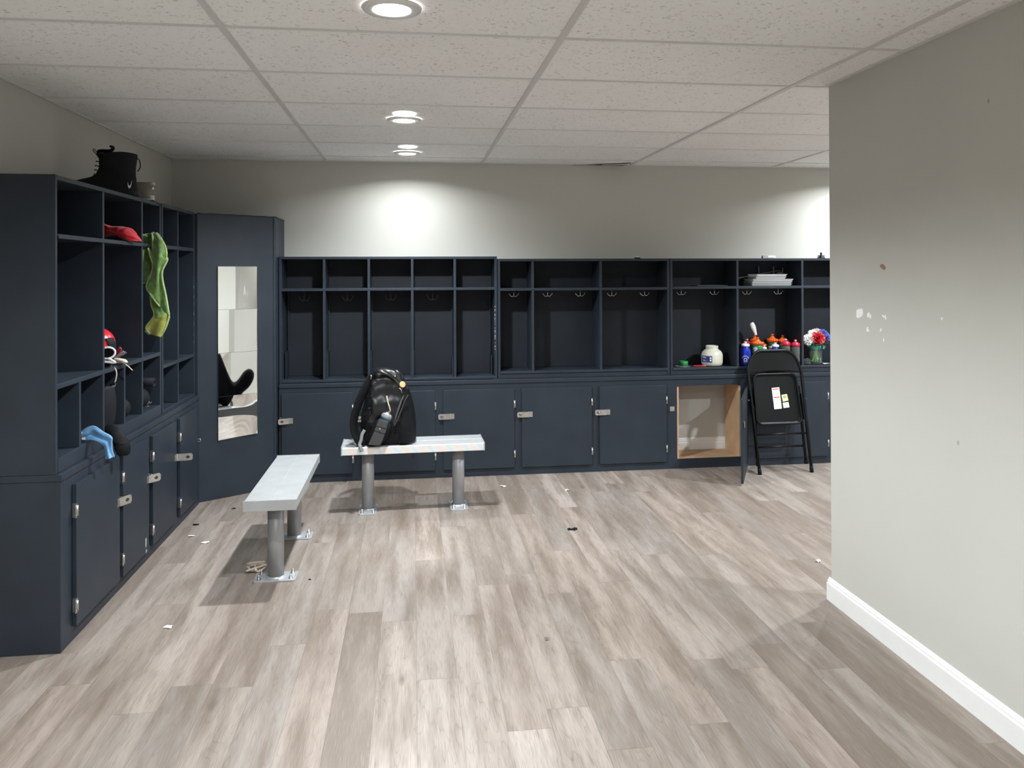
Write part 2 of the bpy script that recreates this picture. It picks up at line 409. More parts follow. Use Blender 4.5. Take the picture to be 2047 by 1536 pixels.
# baseboards (stepped profile)
PROF = [(0, 0), (.016, 0), (.016, .079), (.0135, .083), (.0105, .0835), (.0105, .092), (.008, .0955), (.0055, .096), (.0055, .101), (.003, .104), (0, .1045)]
b = MB()
b.prism([(-p[0], p[1]) for p in PROF], (XR, 0, 0), (1, 0, 0), (0, 0, 1), (0, 1, 0), YF, YWE+.016)
b.prism([(p[0], p[1]) for p in PROF], (0, YWE, 0), (0, 1, 0), (0, 0, 1), (1, 0, 0), XR-.0, XR+.12)
mk = MB()
struct(b.build('baseboard_right', 'trimwhite'), 'white stepped baseboard of the right wall', 'baseboard')
b = MB(); b.prism([(-p[0], p[1]*1.65) for p in PROF], (0, YB, 0), (0, 1, 0), (0, 0, 1), (1, 0, 0), XL+.02, XE-.02)
struct(b.build('baseboard_back', 'trimwhite'), 'white baseboard of the back wall seen inside the open cabinet', 'baseboard')
# lifted, torn edge of a ceiling tile by the back wall; a flat dark sheet stands for the gap's shade
b = MB()
b.prism([(1.29, 6.125), (1.46, 6.10), (1.66, 6.035), (1.735, 5.985), (1.745, 6.03), (1.70, 6.125)], (0, 0, ZC-.0045), (1, 0, 0), (0, 1, 0), (0, 0, 1), 0, .0015, 0)
b.prism([(1.52, 6.075), (1.66, 6.03), (1.715, 5.99), (1.74, 6.005), (1.66, 6.052)], (0, 0, ZC-.009), (1, 0, 0), (0, 1, 0), (0, 0, 1), 0, .003, 1)
tag(b.build('ceiling_tile_gap', ['gap_shade', 'paper']), 'torn gap painted dark for shade with a curled tile edge where ceiling meets back wall', 'ceiling damage')

# ------------------------------------------------------------------ lights in the ceiling
SPREAD, SPK, LCOL = 154, 5.6, (.92, .975, 1.)
def lamp(power, wallside):
    if wallside:
        L = bpy.data.lights.new('downlight', 'AREA'); L.shape = 'DISK'; L.size = .11; L.energy = power; L.spread = math.radians(152)
    else:
        L = bpy.data.lights.new('downlight', 'SPOT'); L.shadow_soft_size = .05; L.energy = power*SPK; L.spot_size = math.radians(SPREAD); L.spot_blend = .55
    L.color = LCOL
    return L
def downlight(x, y, label, ghost=True, power=44.):
    t = thing('recessed_light', label, 'ceiling light', (x, y, ZC), 'round recessed ceiling lights')
    b = MB(); b.lathe([(.058, -.002), (.066, -.009), (.094, -.007), (.097, -.001)], (x, y, ZC), 40, capb=False, capt=False); b.build('trim_ring', 'ringwhite', t, solid=.002)
    b = MB(); b.lathe([(.003, -.0115), (.045, -.0105), (.066, -.006)], (x, y, ZC), 40, capt=False); b.build('diffuser', 'lamp', t)
    if ghost:
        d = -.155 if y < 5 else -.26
        b = MB(); b.lathe([(.004, -.004), (.055, -.0035), (.064, -.0015)], (x+.005, y+d, ZC), 36, capt=False); b.build('ghost_disc', 'ghost_glow', t)  # glowing disc added to copy a camera ghost; not a real fitting
    L = lamp(power, y > 5)
    o = bpy.data.objects.new('downlight', L); COL.objects.link(o); o.location = (x, y, ZC-.016)
    o.parent = None
    return t
downlight(-.066, 2.55, 'nearest bright round ceiling light, cut by the top of the view', False, 28.)
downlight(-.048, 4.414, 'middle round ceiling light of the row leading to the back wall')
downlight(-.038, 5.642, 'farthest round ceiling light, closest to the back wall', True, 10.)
def hiddenlight(x, y, power=46.):
    t = thing('recessed_light', 'round recessed ceiling light outside the view', 'ceiling light', (x, y, ZC), 'ceiling lights out of view')
    b = MB(); b.lathe([(.058, -.002), (.066, -.009), (.094, -.007), (.097, -.001)], (x, y, ZC), 32, capb=False, capt=False); b.build('trim_ring', 'ringwhite', t, solid=.002)
    b = MB(); b.lathe([(.003, -.0115), (.045, -.0105), (.066, -.006)], (x, y, ZC), 32, capt=False); b.build('diffuser', 'lamp', t)
    L = lamp(power, y > 5)
    o = bpy.data.objects.new('downlight', L); COL.objects.link(o); o.location = (x, y, ZC-.016)
for (x, y, pw) in ((3.66, 5.62, 16.), (3.66, 4.42, 44.), (3.66, 2.55, 44.), (-.07, .70, 36.), (-.07, -1.2, 44.), (3.66, .7, 44.)): hiddenlight(x, y, pw)  # first two fit cast shadows; those near the viewer are unseen, added for light

# ------------------------------------------------------------------ hardware helpers
def hasp(b, O, U, Vv, W, swing=0., flip=.062):
    """leaf on the door at O, flap reaching along U over the frame, staple poking through"""
    O, U, Vv, W = V(O), V(U), V(Vv), V(W)
    b.obox(O, U, Vv, W, -.030, 0., -.020, .020, 0, .003)
    b.tube([O+Vv*-.021+W*.005, O+Vv*.021+W*.005], .0055, 10)
    U2 = U*math.cos(swing)+W*math.sin(swing); W2 = W*math.cos(swing)-U*math.sin(swing)
    O2 = O+W*.008
    poly = [(0, -.021), (flip-.008, -.021), (flip, -.013), (flip, .013), (flip-.008, .021), (0, .021)]
    b.prism(poly, O2, U2, Vv, W2, 0, .003)
    b.prism([(flip-.036, -.004), (flip-.027, -.010), (flip-.018, -.004), (flip-.014, 0), (flip-.018, .004), (flip-.027, .010), (flip-.036, .004), (flip-.040, 0)], O2, U2, Vv, W2, .003, .0035, 1)
    if abs(swing) < .1 and flip > .05:
        c = O+U*(flip-.027)+W*.006
        b.tube([c+Vv*.008]+arc(c+W*.012, W, Vv, .008, PI/2*.9, -PI/2*.9, 8)+[c-Vv*.008], .0028, 8)
def staple(b, c, U, Vv, W):
    c, U, Vv, W = V(c), V(U), V(Vv), V(W)
    b.obox(c, U, Vv, W, -.018, .018, -.018, .018, 0, .003)
    b.tube([c+U*.008]+arc(c+W*.016, U, W, .009, 0, PI, 8)+[c-U*.008], .003, 8)
def hinge(b, c, U, Vv, W, h=.060, wd=.016):
    c, U, Vv, W = V(c), V(U), V(Vv), V(W)
    b.obox(c, U, Vv, W, -.004, wd, -h/2, h/2, 0, .0025)
    b.tube([c+Vv*(-h*.36)+W*.003, c+Vv*(h*.36)+W*.003], .0052, 8)
    b.obox(c, U, Vv, W, -.001, .003, -h/2, h/2, -.016, .001)
    for q in ((-.32, .32) if wd > .012 else ()): b.tube([c+U*.010+Vv*(h*q)+W*.002, c+U*.010+Vv*(h*q)+W*.004], .003, 8)
    if wd > .012: b.obox(c, U, Vv, W, .005, .008, -.012, .012, .0025, .004)

ZB = .728
# ------------------------------------------------------------------ left base cabinet
t = thing('base_cabinet', 'long navy painted base cabinet with padlock doors along the left wall', 'cabinet', (-1.63, 4.40, 0), 'navy base cabinets')
b = MB(); b.box(XL+.004, -1.43, 3.355, 5.405, 0, .70); b.build('body', 'paint', t, bevel=.002)
b = MB(); b.box(XL+.004, -1.424, 3.352, 5.405, .70, ZB); b.build('top_board', 'paint', t, bevel=.003)
NX, NY, NZ = V((1, 0, 0)), V((0, 1, 0)), V((0, 0, 1))
DL = [(3.461, 3.945, .45), (3.987, 4.357, .65), (4.425, 4.842, 1.42), (4.92, 5.305, None)]
for i, (y0, y1, sw) in enumerate(DL):
    b = MB(); b.box(-1.4295, -1.4115, y0, y1, .062, .660)
    if i == 1:
        b.prism([(4.30, .14), (4.315, .145), (4.32, .115), (4.312, .09), (4.30, .10)], (-1.4115, 0, 0), (0, 1, 0), (0, 0, 1), (1, 0, 0), 0, .0004, 1)
        b.prism([(4.31, .085), (4.325, .075), (4.318, .063), (4.305, .064)], (-1.4115, 0, 0), (0, 1, 0), (0, 0, 1), (1, 0, 0), 0, .0004, 1)
    d = b.build('door', ['paint', 'chip'], t, bevel=.002)
    for z in (.150, .550):
        b = MB(); hinge(b, (-1.4115, y0, z), -NY, NZ, NX); 
        b.build('hinge', 'steel', d)
    if sw is not None:
        b = MB(); hasp(b, (-1.4115, y1-.006, .445), NY, NZ, NX, sw, .062 if i < 2 else .085); h = b.build('hasp', ['steel', 'inkblack'], d, bevel=.0008)
b = MB(); staple(b, (-1.4295, 5.35, .437), NZ, NY, NX); b.build('hasp_staple', 'chrome', t)
for y in (3.966, 4.39):
    b = MB(); staple(b, (-1.4295, y, .452), NZ, NY, NX); b.build('hasp_staple', 'chrome', t)

# ------------------------------------------------------------------ left cubby shelves
def slab(t, name, x0, x1, y0, y1, z0, z1, m='paint', bev=.002):
    b = MB(); b.box(x0, x1, y0, y1, z0, z1); return b.build(name, m, t, bevel=bev)
XU = -1.448
t = thing('cubby_shelf', 'tall navy cubby shelf with boots on top, nearest on the left wall', 'cubby shelf', (-1.63, 4.02, ZB), 'navy cubby shelves')
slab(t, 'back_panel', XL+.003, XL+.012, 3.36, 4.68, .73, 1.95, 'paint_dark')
slab(t, 'side_panel', XL+.003, XU, 3.355, 3.373, ZB, 1.957); slab(t, 'side_panel', XL+.003, XU, 4.664, 4.684, ZB, 1.955)
slab(t, 'top_panel', XL+.003, XU, 3.373, 4.664, 1.935, 1.955)
slab(t, 'shelf', XL+.012, XU, 3.373, 4.664, 1.696, 1.714)
slab(t, 'shelf_lip', XU, XU+.006, 3.373, 4.375, 1.694, 1.708)
slab(t, 'shelf', XL+.012, XU, 3.373, 4.664, 1.074, 1.095)
slab(t, 'bottom_panel', XL+.012, XU-.018, 3.373, 4.664, .772, .790)
slab(t, 'face_rail', XU-.018, XU+.002, 3.373, 4.664, .7285, .791)
for y in (3.852, 4.377): slab(t, 'divider', XL+.012, XU-.001, y-.010, y+.010, .79, 1.935)
for y in (3.592, 4.119): slab(t, 'divider', XL+.012, XU-.001, y-.010, y+.010, .79, 1.074)
b = MB(); b.box(XL+.012, XU-.12, 3.374, 3.40, 1.66, 1.695)
b.build('shelf_cleat', 'paint', t)
t = thing('cubby_shelf', 'narrow two-bay navy cubby shelf between the towel and the mirror panel', 'cubby shelf', (-1.63, 5.02, ZB), 'navy cubby shelves')
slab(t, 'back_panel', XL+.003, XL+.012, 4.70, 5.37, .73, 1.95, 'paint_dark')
slab(t, 'side_panel', XL+.003, XU, 4.702, 4.722, ZB, 1.957); 
b = MB(); b.box(XL+.003, XU, 5.352, 5.372, ZB, 1.957)
for k in range(9):
    z = 1.02+k*.062+random.uniform(-.01, .01); hh = random.uniform(.012, .03)
    b.box(XU, XU+.0006, 5.353, 5.353+random.uniform(.001, .003), z, z+hh*random.uniform(.4, 1.4), 1)
b.build('side_panel', ['paint', 'chip'], t)
slab(t, 'top_panel', XL+.003, XU, 4.722, 5.352, 1.937, 1.957)
slab(t, 'divider', XL+.012, XU-.001, 5.006, 5.026, .75, 1.937)
slab(t, 'shelf', XL+.012, XU, 4.722, 5.352, 1.694, 1.716)
slab(t, 'shelf', XL+.012, XU, 4.722, 5.352, .992, 1.012)
slab(t, 'bottom_panel', XL+.012, XU, 4.722, 5.352, ZB, .748)
for y in (4.722, 5.026): slab(t, 'cleat', XL+.012, XL+.03, y+.001, y+.04, 1.02, 1.69, 'paint')
slab(t, 'cleat', XL+.012, XL+.03, 4.96, 5.004, 1.02, 1.69, 'paint'); slab(t, 'cleat', XL+.012, XL+.03, 5.31, 5.351, 1.02, 1.69, 'paint')

# ------------------------------------------------------------------ corner column with the tiled mirror
A2, B2 = V((-1.442, 5.42, 0)), V((-.987, 5.72, 0)); PT = (B2-A2).normalized(); PN = V((PT.y, -PT.x, 0))
t = thing('corner_column', 'tall navy angled corner column carrying the mirror', 'corner panel', (-1.45, 5.85, 0))
b = MB(); b.prism([(A2.x, A2.y), (B2.x, B2.y), (-.987, YB), (XL, YB), (XL, 5.42)], (0, 0, 0), (1, 0, 0), (0, 1, 0), (0, 0, 1), 0, 1.952); b.build('panel', 'paint', t, bevel=.002)
b = MB()
pp = [A2+NZ*1.953]+[A2+(B2-A2)*(k/12)+NZ*(1.953+.004*mnoise.noise(V((k*1.7, 0, 0)))) for k in range(1, 13)]+[V((-.987, YB-.002, 1.953))]
b.tube([p+PN*.001 for p in pp], .004, 6); b.build('top_edge', 'paint', t)
b = MB(); b.obox(B2, PT, PN, NZ, -.012, .004, -.02, .004, 0, 1.950); b.build('corner_trim', 'paint', t, bevel=.002)
t = thing('wall_mirror', 'tall frameless mirror of four stacked square tiles on the angled navy panel', 'mirror', A2+PT*.27+PN*.006+NZ*.41)
s0, s1 = .134, .407
for k in range(4):
    z0 = .402+k*.2985
    b = MB()
    def surf(u, v, z0=z0):
        q = 2*u-1; r = 2*v-1
        w = .0035+.0062*q*q+.0030*r*r*max(0, q)**2+.0006*math.sin(3*q+k)+.0012*r*r
        dz = (.014*(1-u)*0 if k else .0)
        zz = z0+v*.297
        if k == 0 and v < .5: zz += .012*u*(1-2*v)
        return A2+PT*(s0+(s1-s0)*u)+NZ*zz+PN*w
    b.grid(surf, 24, 24)
    rim = [(k/24, 0) for k in range(24)]+[(1, k/24) for k in range(24)]+[(1-k/24, 1) for k in range(24)]+[(0, 1-k/24) for k in range(24)]
    b.add([surf(*p) for p in rim]+[surf(*p)-PN*.003 for p in rim], [[(k+1) % 96, k, 96+k, 96+(k+1) % 96] for k in range(96)], 1)
    b.build('mirror_tile', ['mirror', 'mirroredge'], t, recalc=False)

# ------------------------------------------------------------------ back base cabinet
YD, YFm = 5.812, 5.830
t = thing('base_cabinet', 'long navy base cabinet below the back wall cubbies, one door standing open', 'cabinet', (1.4, 5.98, 0), 'navy base cabinets')
X0, X1 = -.979, 4.25
b = MB(); b.box(X0, 2.052, YFm, 6.105, 0, .70); b.box(2.575, X1, YFm, 6.105, 0, .70)
b.box(2.052, 2.575, YFm, YFm+.02, .648, .70); b.box(2.052, 2.575, YFm, YFm+.02, 0, .077)
b.build('body', 'paint', t)
b = MB(); b.box(X0, X1, 5.822, 6.112, .70, .730); b.build('top_board', 'paint', t, bevel=.003)
b = MB(); b.box(2.054, 2.574, YFm+.002, 6.108, .060, .078); b.box(2.0525, 2.0655, YFm+.002, 6.108, .078, .64); b.box(2.5615, 2.5745, YFm+.002, 6.108, .078, .64); b.box(2.066, 2.561, YFm+.021, 6.108, .690, .699)
b.build('cabinet_lining', 'rawwood', t)
DB = [(-.959, -.447), (-.385, .162), (.223, .763), (.820, 1.365), (1.426, 1.961), None, (2.70, 3.303), (3.37, 3.92)]
for i, d in enumerate(DB):
    if d is None: continue
    b = MB(); b.box(d[0], d[1], YD, YFm-.0005, .060, .660); do = b.build('door', 'paint', t, bevel=.002)
    for z in (.165, .545):
        b = MB(); hinge(b, (d[1], YD, z), NX, NZ, -NY, .055, .0075); b.build('hinge', 'steel', do)
    b = MB(); hasp(b, (d[0]+.052, YD, .462), -NX, NZ, -NY, 0. if i else .35, .090 if i else .075); b.build('hasp', ['steel', 'inkblack'], do, bevel=.0008)
b = MB(); staple(b, (2.012, YFm, .470), NX, NZ, -NY); b.build('hasp_staple', 'steel', t)
b = MB(); staple(b, (-.958, YFm, .47), NZ, NX, -NY); b.build('hasp_staple', 'steel', t)
# the open door, hung low on its right hinges
HP = V((2.612, 5.812, 0)); FP = V((2.334, 5.285, 0)); DU = (FP-HP).normalized(); DW = V((-DU.y, DU.x, 0))
b = MB(); L_ = (FP-HP).length
b.add([HP+DW*w+NZ*z for w in (0, .018) for z in (.038, .640)]+[FP+DW*w+NZ*z for w in (0, .018) for z in (.018, .622)],
      [(0, 1, 3, 2), (4, 6, 7, 5), (0, 4, 5, 1), (2, 3, 7, 6), (1, 5, 7, 3), (0, 2, 6, 4)])
do = b.build('door', 'paint', t, bevel=.002)
do['label'] = 'cabinet door swung open'
for z in (.165, .545):
    b = MB(); hinge(b, HP+DW*.009+NZ*z-DU*.002, NX, NZ, -NY, .055, .0075); b.build('hinge', 'steel', do)
b = MB(); hasp(b, FP+DW*.018+NZ*.44-DU*.040, DU, NZ, DW, .0, .045); b.build('hasp', ['steel', 'inkblack'], do)

# ------------------------------------------------------------------ back wall cubbies
YU, YK = 5.850, 6.108
def hook(b, c, w, drop, rise, r, third=False):
    c = V(c)
    b.tube([c, c-NZ*drop*.5, c-NZ*drop], r, 8)
    b.lathe([(r*2.2, -.003), (r*2.2, 0)], c, 10)
    for s in (-1, 1):
        p = [c-NZ*(drop*.92), c-NZ*(drop*1.08)+NX*s*w*.28, c-NZ*(drop*1.05)+NX*s*w*.5, c-NZ*(drop-rise*.45)+NX*s*w*.85, c-NZ*(drop-rise)+NX*s*w]
        b.tube(catmull(p, 5), r, 8); b.blob(p[-1], r*1.35, 8)
    if third:
        p = [c-NZ*(drop*.92), c-NZ*(drop*1.08)-NY*w*.4, c-NZ*(drop-rise*.4)-NY*w*.9, c-NZ*(drop-rise)-NY*w]
        b.tube(catmull(p, 5), r, 8)
def cubby(label, x0, x1, ztop, divs, zsh, zfl, rail, hooks, bronze, chips=()):
    t = thing('cubby_shelf', label, 'cubby shelf', ((x0+x1)/2, 5.98, .731), 'navy cubby shelves')
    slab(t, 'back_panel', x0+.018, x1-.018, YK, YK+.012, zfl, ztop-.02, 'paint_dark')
    slab(t, 'side_panel', x0, x0+.019, YU, YK+.014, .731, ztop)
    b = MB(); b.box(x1-.019, x1, YU, YK+.014, .731, ztop)
    for (z, h) in chips: b.box(x1-.018, x1-.018+random.uniform(.001, .0028), YU-.0006, YU, z, z+h, 1)
    b.build('side_panel', ['paint', 'paper'], t)
    slab(t, 'top_panel', x0+.019, x1-.019, YU, YK+.014, ztop-.02, ztop)
    slab(t, 'bottom_panel', x0+.019, x1-.019, YU, YK, zfl-.018, zfl)
    slab(t, 'face_rail', x0+.019, x1-.019, YU+.004, YU+.02, .731, zfl-.018)
    if rail: slab(t, 'rail_strip', x0+.019, x1-.019, YU-.004, YU+.006, zfl-.016, zfl+.002)
    slab(t, 'shelf', x0+.019, x1-.019, YU-.001, YK, zsh, zsh+.020)
    for x in divs:
        slab(t, 'divider', x-.0095, x+.0095, YU, YK, zfl, ztop-.02)
    for x in hooks:
        b = MB()
        if bronze: hook(b, (x, 5.98, zsh), .042, .070, .030, .0030, True)
        else: hook(b, (x, 5.98, zsh), .037, .045, .019, .0026)
        b.build('coat_hook', 'bronze' if bronze else 'chrome', t)
    return t
tA = cubby('widest-run navy cubby with five equal bays, left on the back wall behind the backpack', -.982, .637, 1.668, (-.656, -.329, -.006, .315), 1.412, .752, False, (-.816, -.494, -.17, .15), True,
      [(.95+k*.027+random.uniform(-.008, .008), random.uniform(.004, .022)) for k in range(13)])
edges = [-.982+.019, -.656, -.329, -.006, .315, .637-.019]
for k in range(5):       # thin inner lining strips of each bay
    x0, x1 = edges[k]+.010, edges[k+1]-.010
    b = MB(); b.box(x0, x0+.006, 5.95, 6.106, .754, .95); b.box(x0, x0+.006, 6.085, 6.106, .95, 1.41)
    b.box(x1-.006, x1, 5.95, 6.106, .754, .90); b.box(x1-.006, x1, 6.085, 6.106, .90, 1.41); b.build('lining_strip', 'paint', tA)
cubby('navy cubby with one narrow and two wide bays, middle of the back wall', .643, 2.002, 1.650, (.914, 1.449), 1.404, .785, True, (.783, 1.051, 1.313, 1.57, 1.84), False)
cubby('navy cubby holding the water bottles and flower vase, right end of back wall', 2.008, 4.02, 1.650, (2.563, 3.111, 3.64), 1.408, .785, True, (2.144, 2.423, 2.699, 2.968), False)

# ------------------------------------------------------------------ benches
def bench(name, label, c, L, W, along, film):
    """along: unit vector of the long side"""
    U = V(along); S = V((-U.y, U.x, 0)) if abs(U.x) > .5 else V((1, 0, 0)); c = V(c)
    t = thing(name, label, 'bench', c, 'aluminium locker room benches')
    zt, zb = .440, .393
    b = MB()
    h = W/2
    prof = [(-h, zb), (-h, zt-.004), (-h+.004, zt)]
    for q in (-.32, -.30, -.02, .02, .30, .32):
        dz = -.0022 if q in (-.02, .02) else 0
        prof += [(h*2*q*.48, zt), (h*2*q*.48+.001, zt-.0016), (h*2*q*.48+.003, zt-.0016), (h*2*q*.48+.004, zt)] if abs(q) < .05 else []
    prof += [(h-.004, zt), (h, zt-.004), (h, zb), (h-.004, zb), (h-.004, zt-.006), (-h+.004, zt-.006), (-h+.004, zb)]
    n = len(prof)
    P0 = [c+S*p[0]+NZ*p[1]-U*(L/2-.004) for p in prof]; P1 = [c+S*p[0]+NZ*p[1]+U*(L/2-.004) for p in prof]
    fs = [list(range(n))[::-1], list(range(n, 2*n))]
    b.add(P0+P1, fs)
    for i in range(n):
        j = (i+1) % n
        side = (abs(prof[i][0]) > h-1e-6 and abs(prof[j][0]) > h-1e-6 and prof[i][0]*prof[j][0] > 0)
        b.add([P0[i], P0[j], P1[j], P1[i]], [(0, 1, 2, 3)], 1 if (side and film and prof[i][0] < 0) else 0)
    b.build('seat_plank', ['alu', 'film'], t)
    for s in (-1, 1):
        b = MB(); b.obox(c+U*(s*(L/2)), U, S, NZ, -.006 if s > 0 else -.001, .001 if s > 0 else .006, -h-.002, h+.002, zb-.002, zt+.0025); b.build('end_cap', 'alucap', t, bevel=.001)
    lx = (.5*L)*.645
    for s in (-1, 1):
        p = c+U*(s*lx)
        b = MB(); b.lathe([(.040, .010), (.040, zb-.006)], (p.x, p.y, 0), 36); lg = b.build('leg', 'postgrey', t)
        b = MB()
        R = .014; hw, hl = .058, .105
        poly = []
        for cx, cy, a0 in ((hl-R, hw-R, 0), (-hl+R, hw-R, PI/2), (-hl+R, -hw+R, PI), (hl-R, -hw+R, 1.5*PI)):
            poly += [(cx+R*math.cos(a0+k*PI/8), cy+R*math.sin(a0+k*PI/8)) for k in range(5)]
        b.prism(poly, p, S, U, NZ, 0.0, .009)
        b.lathe([(.050, .009), (.044, .012), (.0405, .018)], (p.x, p.y, 0), 32, capb=False, capt=False)
        b.build('base_plate', 'platewhite', lg, bevel=.0015)
        b = MB()
        for sx in (-1, 1):
            for sy in (-1, 1):
                q = p+S*(sx*.078)+U*(sy*.036)
                b.lathe([(.0105, .0092), (.0105, .0108), (.0082, .0108), (.0082, .018), (.0045, .0185), (.0045, .034)], (q.x, q.y, 0), 8)
        b.build('anchor_bolts', 'steel', lg)
        b = MB()
        for sx in (-1, 1): 
            b.obox(p, S, U, NZ, sx*.055-.02, sx*.055+.02, -.05, .05, zb-.006, zb-.001)
            b.lathe([(.005, zb-.016), (.005, zb-.006)], p+S*(sx*.06), 8)
        b.build('seat_bracket', 'steel', t)
    return t
bench('locker_bench', 'grey aluminium bench pointing at the back wall, closest to the mirror', (-.695, 4.34, 0), .945, .25, (0, 1, 0), False)
bench('locker_bench', 'grey aluminium bench parallel to the back wall, under the backpack', (-.001, 5.105, 0), .912, .265, (1, .022, 0), True)

# ------------------------------------------------------------------ backpack (on the far bench)
ZS = .442
def lerp(tab, z):
    for (a, b_) in zip(tab, tab[1:]):
        if z <= b_[0]:
            k = (z-a[0])/(b_[0]-a[0]); k = max(0, min(1, k)); return [p+(q-p)*k for p, q in zip(a[1:], b_[1:])]
    return list(tab[-1][1:])
t = thing('backpack', 'black backpack standing on the bench by the back wall', 'backpack', (-.17, 5.10, ZS))
# x0, x1, y0 (front), y1 (back), exponent
BT = [(.442, -.325, -.03, 5.005, 5.20), (.47, -.335, -.012, 4.985, 5.22), (.56, -.338, -.012, 4.98, 5.225), (.66, -.325, -.015, 4.98, 5.225), (.74, -.308, -.03, 4.985, 5.22),
      (.80, -.292, -.052, 4.99, 5.215), (.85, -.272, -.062, 5.0, 5.205), (.885, -.262, -.075, 5.02, 5.19), (.912, -.245, -.12, 5.045, 5.17), (.924, -.225, -.17, 5.075, 5.14)]
def pack(u, v):
    z = ZS+.001+(.922-ZS)*v; x0, x1, y0, y1 = lerp(BT, z)
    a = 2*PI*u; e = .42
    c, s_ = math.cos(a), math.sin(a)
    x = (x0+x1)/2+(x1-x0)/2*math.copysign(abs(c)**e, c); y = (y0+y1)/2+(y1-y0)/2*math.copysign(abs(s_)**e, s_)
    k = mnoise.noise(V((x*14, y*14, z*11)))
    k += .9*mnoise.noise(V((x*34+z*9, 2, z*16-x*12)))*(1 if x > -.27 else .3); f = .0075*k*min(1, (z-ZS)*6)
    return (x+f, y+f*1.2+(-.010*math.sin((z-.6)*22)*max(0, 1-abs(x+.2)/.1) if (.62 < z < .86 and y < 5.1) else 0), z)
b = MB(); b.grid(pack, 96, 64, 0, True, mifn=lambda u, v: 1 if (v > .80 or (v > .30 and .585 < u < .99)) else 0)
b.add([pack(k/24, 0) for k in range(24)], [list(range(24))[::-1]]); b.add([pack(k/24, 1) for k in range(24)], [list(range(24))])
b.build('main_bag', ['blackfab', 'leather'], t)
# front pocket bulging to the right
def pocket(u, v):
    z = .455+(.795-.455)*v; a = -PI*.62+PI*1.16*u
    w = math.sin(PI*min(1, max(0, .12+.80*v)))**.6
    cx = -.062-.012*v; r = .083*(.75+.25*w)-.03*v*v
    return (cx+math.cos(a)*r*1.05, 5.095+math.sin(a)*(.128-.02*v)*(.85+.15*w), z)
b = MB(); b.grid(pocket, 28, 20)
b.add([pocket(k/16, 1) for k in range(17)], [list(range(17))]); b.add([pocket(k/16, 0) for k in range(17)], [list(range(17))[::-1]])
pk = b.build('front_pocket', 'blackfab', t)
zp = [atY(x, y, 4.965) for x, y in ((788, 852), (795, 838), (803, 818), (810, 800), (816, 790))]
b = MB(); b.tube(catmull(zp, 5), .006, 8, flat=.6); b.build('zipper', 'greyfab', pk)
zp2 = [atY(x, y, 4.972) for x, y in ((791, 851), (796, 835), (802, 816), (808, 800), (812, 792))]
b = MB(); b.tube(catmull([p+V((-.014, 0, .004)) for p in zp2], 5), [.004+.011*math.sin(PI*k/20) for k in range(21)], 8, flat=.45); b.build('glossy_panel', 'shine', pk).__setitem__('label', 'glossy strip beside the zipper, highlight painted grey')
b = MB(); p = atY(794, 858, 4.958); b.tube([p+NZ*.004, p-NZ*.028+NX*-.003], .0035, 6); b.blob(p+NZ*.004, .006, 8); b.build('zip_pull', 'black', pk)
# side bottle pocket with grey panel
SP = [atY(x, y, 4.962) for x, y in ((729, 889), (745, 848), (757, 834), (787, 843), (782, 865), (765, 892), (742, 893))]
b = MB(); cen = sum(SP, V())/len(SP)
b.add([p+NY*.02 for p in SP]+[cen+(p-cen)*.93-NY*.026 for p in SP]+[cen-NY*.036], [[i, (i+1) % 7, 7+(i+1) % 7, 7+i] for i in range(7)]+[[7+i, 7+(i+1) % 7, 14] for i in range(7)])
sp = b.build('side_pocket', 'blackfab', t, sub=2)
b = MB(); gp = [atY(x, y, 4.926) for x, y in ((736, 890), (745, 870), (753, 850), (758, 838), (776, 844), (772, 862), (765, 880), (760, 891))]
b.add(gp+[p+NY*.014 for p in gp], [list(range(8))]+[[i, (i+1) % 8, 8+(i+1) % 8, 8+i] for i in range(8)]); b.build('pocket_panel', 'greyfab', sp, bevel=.002)['label'] = 'grey panel of the bottle pocket'
b = MB(); 
for a, c in (((751, 851), (773, 858)), ((748, 861), (770, 868))): b.tube([atY(*a, 4.9252), atY(*c, 4.9252)], .0012, 6)
p = atY(759, 858, 4.923); b.blob(p, (.007, .003, .005), 8, 1); b.tube([p+V((0, -.002, -.002)), p+V((.003, -.003, -.011))], .0016, 6, mi=1)
b.build('pocket_stitching', ['black', 'chrome'], sp)
# straps
b = MB(); st = [atY(x, y, Y) for x, y, Y in ((744, 752, 5.02), (731, 775, 5.0), (717, 806, 4.985), (708, 838, 4.98), (709, 862, 4.985), (718, 881, 4.99), (728, 888, 5.0))]
b.tube(catmull(st, 6), .036, 12, flat=.30, up=(1, -.75, .25)); b.build('shoulder_strap', 'blackfab', t)
b = MB(); st = [V((-.27, 5.17, .87)), V((-.345, 5.17, .76)), V((-.39, 5.16, .62)), V((-.375, 5.155, .51)), V((-.33, 5.15, .465))]
b.tube(catmull(st, 6), .022, 10, flat=.36, up=(1, .2, .25)); b.build('shoulder_strap', 'blackfab', t)
b = MB(); st = [atY(x, y, Y) for x, y, Y in ((729, 860, 4.97), (724, 869, 4.962), (722, 880, 4.956), (719, 889, 4.945), (721, 894, 4.935), (724, 903, 4.932))]
b.tube(catmull(st, 5), .011, 8, flat=.14, up=(.3, -1, .2)); b.build('strap_webbing', 'webbing', t)['label'] = 'grey webbing tail over the bench edge'
for (x, y, x2, y2) in ((731, 797, 747, 790), (727, 818, 745, 816), (729, 847, 741, 826)):
    b = MB(); b.tube([atY(x, y, 4.978), atY((x+x2)/2, (y+y2)/2, 4.970), atY(x2, y2, 4.972)], .003, 6); b.build('seam', 'black', t)
b = MB(); st = [atY(x, y, Y) for x, y, Y in ((741, 750, 5.03), (756, 742, 5.005), (772, 746, 4.995), (788, 757, 4.995), (800, 772, 5.0))]
b.tube(catmull(st, 6), .017, 10, flat=.5, up=(.3, -.6, 1)); b.build('top_zip_flap', 'leather', t)
